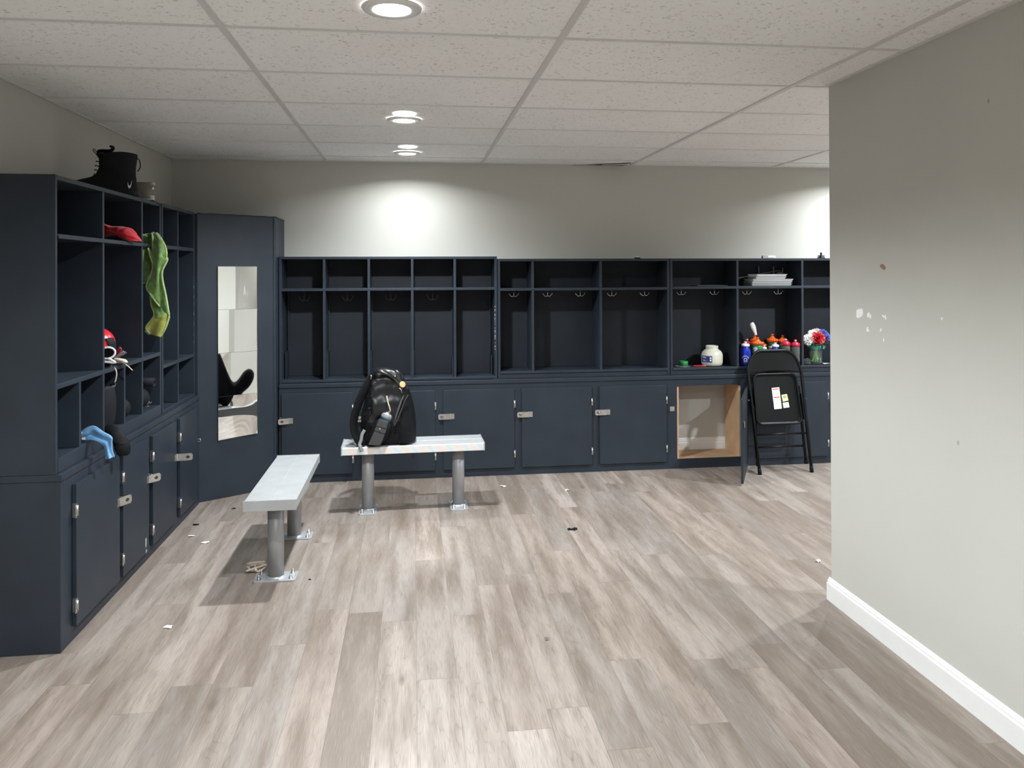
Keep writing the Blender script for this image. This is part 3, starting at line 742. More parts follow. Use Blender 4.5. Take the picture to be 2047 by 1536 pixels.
b = MB(); st = [atY(x, y, Y) for x, y, Y in ((783, 747, 5.08), (792, 742, 5.07), (800, 748, 5.06), (803, 760, 5.05))]
b.tube(catmull(st, 6), .015, 8, flat=.6, up=(0, -.4, 1)); b.build('grab_handle', 'leather', t)
b = MB(); p = atY(742, 752, 4.995); b.tube([p, p+V((-.002, -.004, -.022))], .003, 6); b.blob(p, .007, 8); b.build('zip_pull', 'steel', t)
b = MB(); b.lathe([(.004, -.005), (.017, -.005), (.020, -.001), (.020, .003), (.016, .006)], atY(804.5, 769, 4.995), 24, A=(.35, -.9, .25)); b.build('round_tag', 'tan', t)['label'] = 'round orange tag near the top'
b = MB(); b.tube([atY(798, 776, 4.985), atY(802, 780, 4.985), atY(803, 786, 4.988)], .004, 6); b.build('snap_ring', 'steel', t)
b = MB(); b.tube([V((-.24, 5.225, .53)), V((-.235, 5.235, .46)), V((-.23, 5.238, .425)), V((-.235, 5.238, .40)), V((-.225, 5.236, .36))], .009, 8, flat=.3, up=(0, 1, 0)); b.build('strap_tail', 'blackfab', t)
b = MB(); b.obox(V((-.02, 5.262, .36)), (1, 0, 0), (0, 0, 1), (0, 1, 0), -.03, .035, 0, .13, -.008, .008); b.tube([V((-.02, 5.26, .49)), V((-.03, 5.24, .55)), V((-.05, 5.225, .60))], .012, 8, flat=.4)
b.tube([V((-.005, 5.262, .36)), V((-.0, 5.262, .31)), V((-.008, 5.262, .285))], .006, 8, flat=.5)
b.build('hanging_pouch', 'maroon', t, bevel=.006)
# bottle tucked into the side pocket
t = thing('drink_bottle', 'bottle with blue band and grey cap in the side pocket of the backpack', 'bottle', atY(772, 838, 4.990))
ax = (atY(778, 822, 4.990)-atY(770, 842, 4.990)).normalized(); p = atY(769.5, 841, 4.975)
b = MB(); b.lathe([(.035, -.07), (.035, .014), (.036, .0142)], p, 28, A=ax); b.build('body', 'cyan', t)
b = MB(); b.lathe([(.036, .0142), (.036, .028), (.034, .036), (.028, .044), (.014, .048), (.012, .056), (.004, .058)], p, 28, A=ax, mis=[0, 0, 0, 1, 1, 1]); b.build('cap', ['webbing', 'ink'], t)
b = MB(); q = p+ax*.058
b.tube(catmull([q, q+V((.012, -.022, .010)), q+V((.006, -.026, .04)), q+V((-.004, -.024, .075)), q+V((-.010, -.016, .105))], 6), .0042, 6); b.build('lanyard', 'rope', t)

# ------------------------------------------------------------------ folding chair leaning on the cabinet
t = thing('folding_chair', 'black metal folding chair folded flat and leaning beside the open cabinet', 'chair', (2.82, 5.57, 0))
CO = V((2.822, 5.572, 0)); CA = (V((2.815, 5.775, .93))-V((2.822, 5.572, 0))); HT = CA.length; CA.normalize(); CBx = V((1, .02, 0)).normalized(); CNn = CBx.cross(CA).normalized()
if CNn.y > 0: CNn = -CNn      # towards the room
def C3(x, h, n=0.): return CO+CBx*x+CA*h+CNn*n
R = .012
outer = [C3(-.212, .012), C3(-.217, .4), C3(-.222, .74)]
outer += [C3(-.222+.125*(1-math.cos(k*PI/20)), .74+(HT-.012-.74)*math.sin(k*PI/20)) for k in range(1, 11)]
outer += [C3(.222-.125*(1-math.cos(k*PI/20)), .74+(HT-.012-.74)*math.sin(k*PI/20)) for k in range(10, 0, -1)]
outer += [C3(.222, .74), C3(.217, .4), C3(.212, .012)]
b = MB(); b.tube(outer, R, 14); b.build('back_frame', 'black', t)
b = MB()
HB = HT-.012-.74
def backr(u, v):
    h0 = .758+.020*math.sin(PI*u); h1 = HT-.0135
    hh = h0+(h1-h0)*v
    tt = math.asin(max(0, min(1, (hh-.74)/HB))); hw = .222-.125*(1-math.cos(tt))-.004
    return C3((2*u-1)*hw, hh, .004-.016*math.sin(PI*u)*(1-.6*v))
b.grid(backr, 28, 12); b.build('backrest', 'black', t, solid=.004)
# seat pan seen from below
def rrect(w, h, r, n=6):
    p = []
    for cx, cy, a0 in ((w-r, h-r, 0), (-w+r, h-r, PI/2), (-w+r, -h+r, PI), (w-r, -h+r, 1.5*PI)):
        p += [(cx+r*math.cos(a0+k*PI/2/n), cy+r*math.sin(a0+k*PI/2/n)) for k in range(n+1)]
    return p
sc = .565; tap = lambda y: 1-.04*y/.2
rim = [(x*tap(y)*-1*-1+.0, y) for x, y in rrect(.182, .192, .045)]
b = MB(); b.tube([C3(x, sc+y, -.010) for x, y in rim], .0085, 10, closed=True)
b.build('seat_rim', 'black', t)
b = MB(); n = len(rim)
r1 = [C3(x, sc+y, -.014) for x, y in rim]; r2 = [C3(x*.93, sc+y*.93, -.026) for x, y in rim]; r3 = [C3(x*.93, sc+y*.93, -.030) for x, y in rim]
b.add(r1+r2+r3, [[i, (i+1) % n, n+(i+1) % n, n+i] for i in range(n)]+[list(range(n, 2*n))]+[list(range(2*n, 3*n))[::-1]]+[[i, 2*n+i, 2*n+(i+1) % n, (i+1) % n] for i in range(n)])
seat = b.build('seat', 'black', t)
def sticker(name, pts, m, extra, lab=None):
    b = MB(); q = [CO]*0
    def onseat(px, py):
        d = _ray(px, py); o = V((0, 0, CAMZ)); P0 = C3(0, sc, -.0255)
        return o+d*((P0-o).dot(CNn)/d.dot(CNn))
    P = [onseat(*p) for p in pts]
    def ins(u, v, e): return P[0]+(P[1]-P[0])*u+(P[3]-P[0])*v+(P[2]-P[1]-P[3]+P[0])*u*v+CNn*e
    b.add(P+[p+CNn*.0006 for p in P], [(0, 1, 2, 3), (4, 5, 6, 7), (0, 1, 5, 4), (1, 2, 6, 5), (2, 3, 7, 6), (3, 0, 4, 7)], 0)
    for (u0, u1, v0, v1, mi) in extra:
        b.add([ins(u0, v0, .0009), ins(u1, v0, .0009), ins(u1, v1, .0009), ins(u0, v1, .0009)], [(0, 1, 2, 3)], mi)
    o = b.build(name, m, seat)
    if lab: o['label'] = lab
lines = [(.12, random.uniform(.7, .88), v, v+.012, 2) for v in (.17, .20, .23, .26, .29, .32, .35, .38, .56, .59, .62, .65, .68, .71, .74, .77, .80, .83, .86, .89)]
sticker('warning_label', [(1542.5, 776), (1557.5, 774.5), (1563, 817), (1548, 818.5)], ['paper', 'stickerr', 'ink'], [(.1, .9, .045, .10, 1), (.1, .9, .43, .49, 1)]+lines, 'white label with orange header bars')
sticker('price_label', [(1562, 790), (1572.8, 788), (1576, 801), (1565, 803.5)], ['stickery', 'inkblack', 'ink'], [(.2+.09*k, .24+.09*k+.02*(k % 2), .18, .55, 1) for k in range(7)]+[(.2, .85, .72, .8, 2)], 'yellow label with bar code')
sticker('small_label', [(1564.5, 805.5), (1576, 804), (1578, 814.5), (1566.5, 816)], ['paper', 'ink', 'ink'], [(.2, .85, v, v+.06, 1) for v in (.2, .35, .5, .65)], 'small white label')
# rear leg frame, cross bars, pivots
rear = [C3(-.196, .075, -.040), C3(-.198, .5, -.042), C3(-.198, .72, -.040)]
for s in (-1, 1):
    b = MB(); b.tube([C3(s*.198, .085, -.046), C3(s*.200, .45, -.040), C3(s*.200, .66, -.030)], .0105, 12); b.build('rear_leg', 'black', t)
    b = MB(); b.lathe([(.0145, 0), (.0145, .035), (.012, .045)], C3(s*.2119, .0, 0), 14, A=CA); b.build('foot_cap', 'blackmatte', t)
    b = MB(); b.lathe([(.0145, 0), (.0145, .03)], C3(s*.198, .062, -.046), 14, A=CA); b.build('foot_cap', 'blackmatte', t)
    b = MB(); b.lathe([(.006, -.004), (.006, .020)], C3(s*.222, .56, -.012), 10, A=CBx*s); b.build('pivot_rivet', 'steel', t)
    b = MB(); b.obox(C3(s*.205, .50, -.02), CBx, CA, CNn, -.002, .002, -.10, .10, -.012, .010); b.build('fold_link', 'black', t)
b = MB(); b.tube([C3(-.215, .296), C3(.215, .296)], .0075, 10); b.build('cross_bar', 'black', t)
b = MB(); b.tube([C3(-.197, .200, -.045), C3(.197, .200, -.045)], .0075, 10); b.build('cross_bar', 'black', t)

# ------------------------------------------------------------------ things in the right-hand cubby
ZF = .7875
t = thing('plastic_jar', 'cream plastic jar without a lid and with a blue label', 'jar', (2.392, 5.965, ZF))
jc = (2.395, 5.968, ZF)
b = MB(); b.lathe([(.070, 0), (.080, .008), (.0845, .03), (.0845, .085), (.078, .108), (.062, .124), (.050, .130), (.048, .140), (.050, .150), (.050, .158), (.045, .160), (.044, .130)], jc, 40, capt=False); b.build('body', 'cream', t)
def wrap(vs, c, r, a0, z0, e=.0008):
    return [V((c[0]+math.cos(a0+p.x/r)*(r+e), c[1]+math.sin(a0+p.x/r)*(r+e), z0+p.y)) for p in vs]
b = MB(); a0 = -PI/2-.98
def lab(u, v): a = a0-.62+u*1.24; return (jc[0]+math.cos(a)*.0853, jc[1]+math.sin(a)*.0853, ZF+.030+.052*v)
b.grid(lab, 16, 2, 0)
for (u0, w_, z0, h_) in ((-.036, .006, .064, .013), (-.027, .004, .064, .010), (-.020, .009, .064, .011), (-.008, .010, .064, .010), (-.034, .012, .047, .004), (-.019, .009, .047, .004), (-.007, .006, .047, .004), (-.030, .008, .039, .005), (-.018, .014, .039, .004), (0., .008, .039, .004)):
    vs = [V((u0, z0, 0)), V((u0+w_, z0, 0)), V((u0+w_+.002, z0+h_, 0)), V((u0+.002, z0+h_, 0))]
    b.add(wrap(vs, jc, .0855, a0, ZF), [(0, 1, 2, 3)], 1)
for z in (.046, .064):
    b.grid(lambda u, v, z=z: (jc[0]+math.cos(a0+.40+u*.16)*.0862, jc[1]+math.sin(a0+.40+u*.16)*.0862, ZF+z-.004+v*(.012)), 3, 1, 1)
b.build('label_band', ['bluelabel', 'white'], t, recalc=False)['label'] = 'blue label with white print'
b = MB(); b.lathe([(.034, 0), (.036, .002), (.036, .032), (.034, .034), (.027, .034), (.026, .002)], (2.155, 5.965, ZF+.0055), 32, capb=False, capt=False); b.lathe([(.026, .0), (.026, .010)], (2.155, 5.965, ZF+.0055), 24)
tag(b.build('round_lid', 'tape'), 'green plastic lid lying left of the cream jar', 'lid')
b = MB(); b.lathe([(.060, 0), (.062, .002), (.060, .005)], (2.135, 5.93, ZF), 36); tag(b.build('clear_disc', 'frost'), 'flat see-through disc under the green lid', 'disc')
b = MB(); pa, pb = V((2.212, 5.900, ZF+.006)), V((2.318, 5.888, ZF+.006)); b.tube([pa, pa+(pb-pa)*.1, pb-(pb-pa)*.12, pb], [.003, .0055, .0055, .0012], 10)
tag(b.build('marker_pen', 'redgloss'), 'red pen lying in front of the cream jar', 'pen')

def bottle(label, x, y, kind, h=.20, r=.036, lean=(0, 0), rotz=0., grp='drink bottles on the cubby shelf'):
    A = V((lean[0], lean[1], 1)).normalized(); O = V((x, y, ZF+(abs(lean[0])+abs(lean[1]))*r))
    t = thing('water_bottle', label, 'bottle', O, grp)
    body, cap, noz = kind[:3]
    hb = h*.76
    b = MB()
    if kind[3] == 'squeeze':
        pr = [(r*.86, 0), (r, .006), (r, hb*.55), (r*.97, hb*.70), (r*.90, hb*.82), (r*.74, hb*.93), (r*.66, hb)]
    else:
        pr = [(r*.88, 0), (r*.98, .006), (r*.98, hb*.30), (r*.90, hb*.42), (r*.90, hb*.52), (r, hb*.62), (r, hb*.90), (r*.9, hb)]
    b.lathe(pr, O, 28, A=A); body_o = b.build('body', body, t)
    b = MB()
    if kind[3] == 'squeeze':
        b.lathe([(r*.78, hb*.995), (r*.80, hb*1.0), (r*.80, hb*1.09), (r*.55, hb*1.12), (r*.30, hb*1.14)], O, 28, A=A)
    elif kind[3] == 'grip':
        for k in range(20):
            a = 2*PI*k/20; B_ = A.orthogonal().normalized(); C_ = A.cross(B_)
            d = B_*math.cos(a)+C_*math.sin(a); b.tube([O+A*(hb*1.0)+d*r*.98, O+A*(hb*1.13)+d*r*.98], .0042, 6)
        b.lathe([(r*.98, hb*.99), (r*.98, hb*1.13), (r*.80, hb*1.145), (r*.62, hb*1.15), (r*.52, hb*1.19), (r*.36, hb*1.22), (r*.28, hb*1.27)], O, 28, A=A)
    else:
        b.lathe([(r*.86, hb*.99), (r*1.04, hb*1.03), (r*1.06, hb*1.10), (r*.92, hb*1.18), (r*.45, hb*1.24), (r*.25, hb*1.26)], O, 28, A=A)
    b.build('cap', cap, t)
    b = MB()
    k0 = {'squeeze': 1.13, 'grip': 1.26, 'dome': 1.25}[kind[3]]
    b.lathe([(r*.20, hb*k0), (r*.19, hb*(k0+.05)), (r*.30, hb*(k0+.055)), (r*.30, hb*(k0+.085)), (r*.2, hb*(k0+.095))], O, 16, A=A); b.build('nozzle', noz, t)
    return t, O, r, hb, body_o
BL = ('blue', 'white', 'white', 'squeeze'); GR = ('green', 'orange', 'orange', 'grip'); DG = ('darkgreen', 'orange', 'orange', 'grip'); CM = ('frost', 'magenta', 'white', 'dome')
t, O, r, hb, bo = bottle('blue squeeze bottle with white logo and white cap, left of the chair back', 2.655, 5.915, BL, .205, .041)
b = MB(); a0 = math.atan2(-5.9, -2.65)
word = 'TAMPER'
for k, ch in enumerate(word):          # lettering on an arc, then the round swirl emblem
    vs, fs = text_geo(ch, .0165)
    th = math.radians(62-k*26); R2 = .0265
    vs = [V(((p.x*math.cos(th-PI/2)-p.y*math.sin(th-PI/2))+R2*math.cos(th)*1.0, (p.x*math.sin(th-PI/2)+p.y*math.cos(th-PI/2))+R2*math.sin(th), 0)) for p in vs] if False else \
         [V(((p.x*math.cos(-(k-2.5)*.44)-p.y*math.sin(-(k-2.5)*.44))+R2*math.sin((k-2.5)*.44), (p.x*math.sin(-(k-2.5)*.44)+p.y*math.cos(-(k-2.5)*.44))+R2*math.cos((k-2.5)*.44), 0)) for p in vs]
    b.add(wrap(vs, O, r, a0, ZF+.052, .001), fs, 0)
for k in range(6):
    a = k*PI/3; pts = []
    for q in range(9):
        an = a+q/8*1.25; rr = .0175-.011*(q/8)
        pts.append((rr*math.cos(an), rr*math.sin(an)))
    poly = [V((p[0], p[1], 0)) for p in pts]+[V((p[0]*(.52+.06*i), p[1]*(.52+.06*i), 0)) for i, p in reversed(list(enumerate(pts)))]
    n = len(pts)
    b.add(wrap(poly, O, r, a0, ZF+.050, .001), [[i, i+1, 2*n-2-i, 2*n-1-i] for i in range(n-1)], 0)
ring = [V((.0245*math.cos(-2.6+i*2.1/16), .0245*math.sin(-2.6+i*2.1/16), 0)) for i in range(17)]; ring2 = [p*.95 for p in ring]
b.add(wrap(ring+ring2, O, r, a0, ZF+.050, .001), [[i, i+1, 17+i+1, 17+i] for i in range(16)], 0)
b.build('printed_emblem', 'white', bo, recalc=False)['label'] = 'white lettering over a round swirl emblem'
def gpanel(O, r, z, bo, a0):
    b = MB(); b.grid(lambda u, v: (O.x+math.cos(a0-.42+u*.84)*(r+.0008), O.y+math.sin(a0-.42+u*.84)*(r+.0008), ZF+z+v*.058), 8, 1, 0)
    vs, fs = text_geo('G', .050); b.add(wrap(vs, O, r, a0, ZF+z+.026, .0014), fs, 1)
    b.build('logo_panel', ['white', 'inkblack'], bo, recalc=False)['label'] = 'white panel with a black letter'
t, O, r, hb, bo = bottle('light green bottle with ribbed orange cap, right behind the blue lettered bottle', 2.772, 5.945, GR, .215, .043); gpanel(O, r, .085, bo, math.atan2(-5.94, -2.77)-.45)
bottle('clear bottle with magenta cap, behind the blue lettered bottle', 2.728, 6.045, CM, .195, .037)
bottle('clear bottle with magenta cap, hard against the bay divider', 2.612, 6.058, CM, .185, .034)
bottle('green bottle with orange cap, deep in the bay under the white scoop', 2.803, 6.062, GR, .228, .036)
bottle('dark green bottle leaning left, beside the light green one', 2.872, 6.020, ('darkgreen', 'orange', 'orange', 'squeeze'), .185, .030, (-.10, -.03))
bottle('small blue bottle with white cap, peeking over the left of the chair top', 2.838, 5.962, BL, .165, .024)
t, O, r, hb, bo = bottle('dark green bottle with orange cap, tallest behind the chair', 2.945, 6.040, DG, .232, .042); gpanel(O, r, .085, bo, math.atan2(-6.03, -2.94)-.5)
bottle('dark green bottle with orange cap, right of the tallest one', 3.040, 6.045, DG, .222, .042)
bottle('blue bottle with white cap, centred behind the chair top', 2.925, 5.945, BL, .190, .037)
bottle('clear bottle with magenta cap, left of the pair by the right divider', 2.993, 5.905, CM, .205, .036)
bottle('clear bottle with magenta cap, nearest the flower vase', 3.065, 5.880, CM, .198, .0335)
b = MB(); sA = atY(1511, 668, 6.0); sB = atY(1502, 645, 6.0)
def scoop(u, v):
    p = sA+(sB-sA)*(-.10+1.1*v); w = .008+.014*min(1, v*1.7)*math.sqrt(max(0, 1-max(0, (v-.72)/.28)**2*.92))
    side = V(((sB-sA).z, 0, -(sB-sA).x)).normalized()
    return p+side*((u-.5)*2*w)+NY*(-.012*(1-(2*u-1)**2)*min(1, v*2))
b.grid(scoop, 8, 16)
tag(b.build('plastic_scoop', 'white', solid=.003), 'white plastic scoop sticking up behind the orange caps', 'scoop')

# vase with flowers
t = thing('flower_vase', 'glass jar vase with teal ribbon, green stems and red white and blue flowers', 'vase', (3.262, 5.935, ZF))
vc = V((3.262, 5.935, ZF))
b = MB(); b.lathe([(.046, 0), (.052, .006), (.053, .10), (.048, .118), (.043, .125), (.043, .145), (.040, .145), (.040, .12), (.048, .10), (.048, .01), (.002, .006)], vc, 36, capb=True, capt=False); b.build('jar', 'glass', t)
b = MB(); b.lathe([(.0440, .122), (.0455, .124), (.0455, .147), (.0440, .149)], vc, 36, capb=False, capt=False)
for k in range(5):
    q = vc+V((.047, -.012+.006*k, .135)); b.grid(lambda u, v, q=q, k=k: q+V((.016*math.sin(PI*u), -.012+.010*(k-2)*u, -.014+.028*v)), 6, 2)
b.build('ribbon', 'teal', t, solid=.0012)
b = MB()
for k in range(9):
    a = k*2.4; p0 = vc+V((.030*math.cos(a), .030*math.sin(a), .012)); p1 = vc+V((.020*math.cos(a+2.2), .020*math.sin(a+2.2), .13)); p2 = vc+V((.05*math.cos(a+2.0), .03*math.sin(a+2.0)-.0, .19))
    b.tube(catmull([p0, (p0+p1)/2+V((.004, 0, 0)), p1, p2], 4), .0045, 7)
b.build('stems', 'stem', t)
b = MB()
for k in range(12):
    a = k*.55; c = vc+V((.055*math.cos(a), .045*math.sin(a), .165)); d = V((math.cos(a), math.sin(a)*.8, -.15 if k % 2 else .25)).normalized(); s_ = V((-d.y, d.x, 0)).normalized()
    b.grid(lambda u, v, c=c, d=d, s_=s_: c+d*(.07*v)+s_*((u-.5)*.042*math.sin(PI*(.08+.9*v)))+NZ*(-.010*v*v), 4, 6)
b.build('leaves', 'leaf', t)
def flower(name, c, r, m, face, seed):
    c = V(c); f = V(face).normalized(); B_ = f.orthogonal().normalized(); C_ = f.cross(B_); b = MB(); rnd = random.Random(seed)
    for ring_, (n, rad, tilt) in enumerate(((3, .30, 1.35), (5, .55, 1.0), (6, .8, .62), (7, 1.0, .25))):
        for k in range(n):
            a = 2*PI*k/n+ring_*.6+rnd.uniform(-.2, .2); d = B_*math.cos(a)+C_*math.sin(a); s_ = f.cross(d); tl = tilt+rnd.uniform(-.15, .15); L = r*(.55+.45*rad)
            def pet(u, v, d=d, s_=s_, tl=tl, L=L, rad=rad):
                w = L*.55*math.sin(PI*(.14+.72*v))**.8
                dirn = d*math.cos(tl)+f*math.sin(tl)
                p = c+d*(r*.12*rad)+dirn*(L*v)+s_*((u-.5)*2*w)
                return p+f*(r*.16*((2*u-1)**2)*v)-(f*.0+d*0)+(d*(r*.14)*v*v)
            b.grid(pet, 5, 5)
    b.build(name, m, t, solid=.0012)
for i, (px, py, yy, r, m) in enumerate(((1617, 680, 5.90, .040, 'petalw'), (1634.5, 677.5, 5.875, .047, 'petalr'), (1624, 669, 5.93, .032, 'petalw'), (1632, 667, 5.95, .034, 'petalp'),
                                       (1645, 669, 5.92, .034, 'petalb'), (1651, 675, 5.91, .032, 'petalb'), (1639, 666, 5.97, .024, 'petalw'))):
    flower('flower', atY(px, py, yy), r, m, (-.25+(px-1634)*.02, -1, .45), i)
b = MB(); b.blob((3.176, 5.905, ZF+.026), (.030, .026, .021), 18, 0, .45, 3); tag(b.build('plastic_wrap', 'glass'), 'crumpled clear plastic left of the vase', 'plastic wrap')
b = MB(); b.grid(lambda u, v: (3.315+.075*u, 5.885+.05*v, ZF+.002+.004*math.sin(3*u+2*v)), 6, 4); tag(b.build('paper_scrap', 'paper', solid=.0008), 'flat white paper right of the vase', 'paper')
# upper bays: clear trays, rod stand, folder
ZH = 1.4305
rnd = random.Random(3)
for k in range(5):
    x0, x1 = (2.705, 3.045) if k < 3 else (2.745, 3.0)
    dx = rnd.uniform(-.008, .008); dy = rnd.uniform(-.008, .008); z = ZH+.0185*k
    b = MB()
    def tray(s_, zz): return [V((x0+dx-s_, 5.885+dy-s_, zz)), V((x1+dx+s_, 5.885+dy-s_, zz)), V((x1+dx+s_, 6.06+dy+s_, zz)), V((x0+dx-s_, 6.06+dy+s_, zz))]
    lo, hi, rim = tray(-.008, z), tray(0, z+.0155), tray(.004, z+.0165)
    b.add(lo+hi+rim, [(0, 1, 2, 3)]+[(i, (i+1) % 4, 4+(i+1) % 4, 4+i) for i in range(4)]+[(4+i, 4+(i+1) % 4, 8+(i+1) % 4, 8+i) for i in range(4)])
    tag(b.build('plastic_tray', 'clear', solid=.0014, bevel=.001), ['bottom', 'second', 'third', 'fourth', 'topmost'][k]+' clear plastic tray of the stack above the bottles', 'tray', 'clear trays stacked in the cubby')
t = thing('rod_stand', 'thin black rod rack lying behind the clear trays', 'rack', (2.85, 6.085, ZH))
b = MB(); b.tube([(2.60, 6.09, 1.475), (2.85, 6.09, 1.523), (3.045, 6.09, 1.553)], .005, 8); b.build('long_rod', 'postgrey', t)
for (x, z0, z1) in ((2.855, 1.523, 1.59), (2.985, 1.52, 1.585), (3.065, 1.49, 1.575)):
    b = MB(); b.tube([(x, 6.09, z0), (x-.004, 6.085, z1)], .005, 8); b.build('cross_rod', 'postgrey', t)
b = MB(); b.tube([(3.01, 6.09, 1.525), (3.065, 6.09, 1.535)], .010, 8); b.build('clamp', 'postgrey', t)
b = MB(); b.tube([(2.605, 6.09, ZH+.001), (2.605, 6.09, 1.475)], .005, 8); b.tube([(3.065, 6.09, ZH+.001), (3.065, 6.09, 1.49)], .005, 8); b.build('foot_rod', 'postgrey', t)
b = MB(); b.obox((2.36, 5.93, ZH), (1, .1, 0), (-.1, 1, 0), (0, 0, 1), -.13, .13, -.06, .09, 0, .006); tag(b.build('thin_folder', 'greyfab', bevel=.002), 'thin dark folder flat on the upper shelf above the cream jar', 'folder')
# things on top of the cubbies
b = MB(); b.box(1.737, 1.777, 5.885, 5.915, 1.6505, 1.660, 1); b.box(1.741, 1.773, 5.887, 5.913, 1.660, 1.668, 0)
tag(b.build('small_clip', ['ringwhite', 'black'], bevel=.001), 'small pale clip on top of the middle back cubby', 'clip')
b = MB(); b.box(2.792, 2.838, 5.88, 5.91, 1.6505, 1.672); tag(b.build('small_box', 'chip', bevel=.001), 'small grey box on top of the bottle cubby', 'box')
b = MB(); b.grid(lambda u, v: (2.83+.085*u, 5.915+.002*v, 1.651+.021*v), 4, 2); tag(b.build('paper_tag', 'paper', solid=.001), 'little white paper beside the small grey box on top', 'paper')
b = MB(); b.lathe([(.030, 0), (.030, .008), (.012, .012), (.009, .02), (.008, .045), (.004, .048)], (3.30, 5.90, 1.6505), 18)
b.tube([(3.272, 5.90, 1.668), (3.328, 5.90, 1.668)], .005, 8)
tag(b.build('black_hook', 'black'), 'small black hook base standing on top of the bottle cubby', 'hook')

# ------------------------------------------------------------------ boots and shoe on top of the left cubby
t = thing('work_boot', 'tall black lace-up boot on top of the left cubby', 'boot', (-1.58, 4.30, 1.955))
# boot runs along -X (toe to the wall side); local a: 0 heel .. 1 toe
def bt(a, y, z): return V((-1.452-.30*a, 4.30+y-.05*a, 1.9552+z))
SECT = [  # z, heel x, toe x, half width
    (.000, -.01, 1.00, .046), (.022, -.02, 1.02, .050), (.045, -.01, 1.02, .050), (.068, .00, .99, .049), (.082, .005, .90, .047), (.096, .01, .72, .046), (.114, .02, .62, .047), (.150, .02, .575, .048), (.190, .00, .575, .050), (.212, -.01, .585, .051), (.226, -.005, .59, .050)]
def boot(u, v):
    z = v*.226; h, t_, w = lerp([(s[0], *s[1:]) for s in SECT], z)
    a = 2*PI*u; c, s_ = math.cos(a), math.sin(a); e = .7
    x = (h+t_)/2+(t_-h)/2*math.copysign(abs(c)**e, c); y = w*math.copysign(abs(s_)**.8, s_)*(1-.12*max(0, x-.7))
    k = .0035*mnoise.noise(V((x*9, y*30, z*30)))
    return bt(x, y+k, z+(.004*math.sin(x*9) if v > .9 else 0))
b = MB(); b.grid(boot, 40, 30, 0, True); b.build('upper', 'blackmatte', t, solid=.004, off=-1)
b = MB(); b.add([boot(k/40, .62) for k in range(40)], [list(range(40))]); b.build('lining', 'blackmatte', t)
b = MB(); b.grid(lambda u, v: bt(lerp([(0, -.03), (1, -.03)], v)[0]*0+(.495+.535*math.cos(2*PI*u)), .054*math.sin(2*PI*u), .002+.022*v), 36, 2, 0, True)
b.add([bt(.495+.535*math.cos(2*PI*k/36), .054*math.sin(2*PI*k/36), .002) for k in range(36)], [list(range(36))]); b.build('sole', 'black', t)
b = MB(); b.tube(catmull([bt(.56, -.02, .20), bt(.57, -.02, .232), bt(.40, -.01, .238), bt(.36, -.005, .258), bt(.41, 0, .262)], 5), .012, 8, flat=.5); b.build('tongue', 'blackmatte', t)
b = MB(); b.tube(catmull([bt(.585, 0, .205), bt(.62, .0, .228), bt(.665, .0, .246), bt(.68, .0, .238), bt(.64, 0, .222), bt(.595, 0, .205)], 5), .0022, 6); b.build('lace_loop', 'black', t)
b = MB(); b.tube(catmull([bt(-.005, 0, .205), bt(-.045, 0, .195), bt(-.06, 0, .165), bt(-.04, 0, .145), bt(-.01, 0, .135)], 5), .003, 6); b.build('pull_loop', 'black', t)
b = MB()
for k in range(5):
    z = .085+.022*k; b.tube(catmull([bt(.62-.01*k, -.045, z), bt(.66-.015*k, -.01, z+.008), bt(.64-.015*k, .035, z)], 5), .003, 6)
b.tube(catmull([bt(.64, -.03, .10), bt(.70, -.02, .085), bt(.72, -.01, .062), bt(.66, -.02, .07)], 5), .0028, 6)
b.build('laces', 'black', t)
# white check mark by the heel
b = MB(); sw = [(.055, .047), (.040, .060), (.022, .075), (.045, .0505), (.062, .040), (.072, .045), (.074, .058), (.068, .050)]
def onb(x, z, e): 
    return bt(x, -lerp([(s[0], *s[1:]) for s in SECT], z)[2]*.93-e, z)
poly = [(.015, .085), (.035, .060), (.055, .052), (.075, .058), (.085, .074), (.082, .050), (.062, .038), (.038, .046)]
ctr = [onb(x, z, .004) for x, z in poly]; b.add(ctr+[p-NY*.0015 for p in ctr], [(0, 1, 7), (1, 2, 6, 7), (2, 3, 5, 6), (3, 4, 5)]+[(8, 9, 15), (9, 10, 14, 15), (10, 11, 13, 14), (11, 12, 13)]); b.build('side_mark', 'white', t)['label'] = 'white check mark near the heel'
# grey shoe behind
t = thing('sneaker', 'taupe sneaker with pale heel behind the black boot', 'shoe', (-1.52, 4.57, 1.955))
def st_(a, y, z): return V((-1.458-.27*a, 4.575+y+.03*a, 1.9552+z))
S2 = [(.0, .0, 1.0, .034), (.02, -.02, 1.02, .039), (.035, -.01, 1.0, .039), (.055, .0, .86, .037), (.075, .02, .62, .034), (.095, .0, .42, .032), (.108, -.015, .36, .031)]
def shoe(u, v):
    z = .016+v*.092; h, t_, w = lerp(S2, z); a = 2*PI*u; c, s_ = math.cos(a), math.sin(a)
    x = (h+t_)/2+(t_-h)/2*math.copysign(abs(c)**.75, c); return st_(x, w*math.copysign(abs(s_)**.85, s_), z)
b = MB(); b.grid(shoe, 32, 18, 0, True); b.build('upper', 'suede', t, solid=.003, off=-1)
b = MB(); b.add([shoe(k/32, .72) for k in range(32)], [list(range(32))]); b.build('insole', 'blackmatte', t)
b = MB(); b.grid(lambda u, v: st_(.49+.53*math.cos(2*PI*u), .041*math.sin(2*PI*u), .008+.026*v), 32, 2, 0, True); b.build('midsole', 'suedelight', t)
b = MB(); b.grid(lambda u, v: st_(.49+.52*math.cos(2*PI*u), .040*math.sin(2*PI*u), .001+.007*v), 32, 1, 0, True); b.add([st_(.49+.52*math.cos(2*PI*k/32), .040*math.sin(2*PI*k/32), .001) for k in range(32)], [list(range(32))]); b.build('outsole', 'black', t)
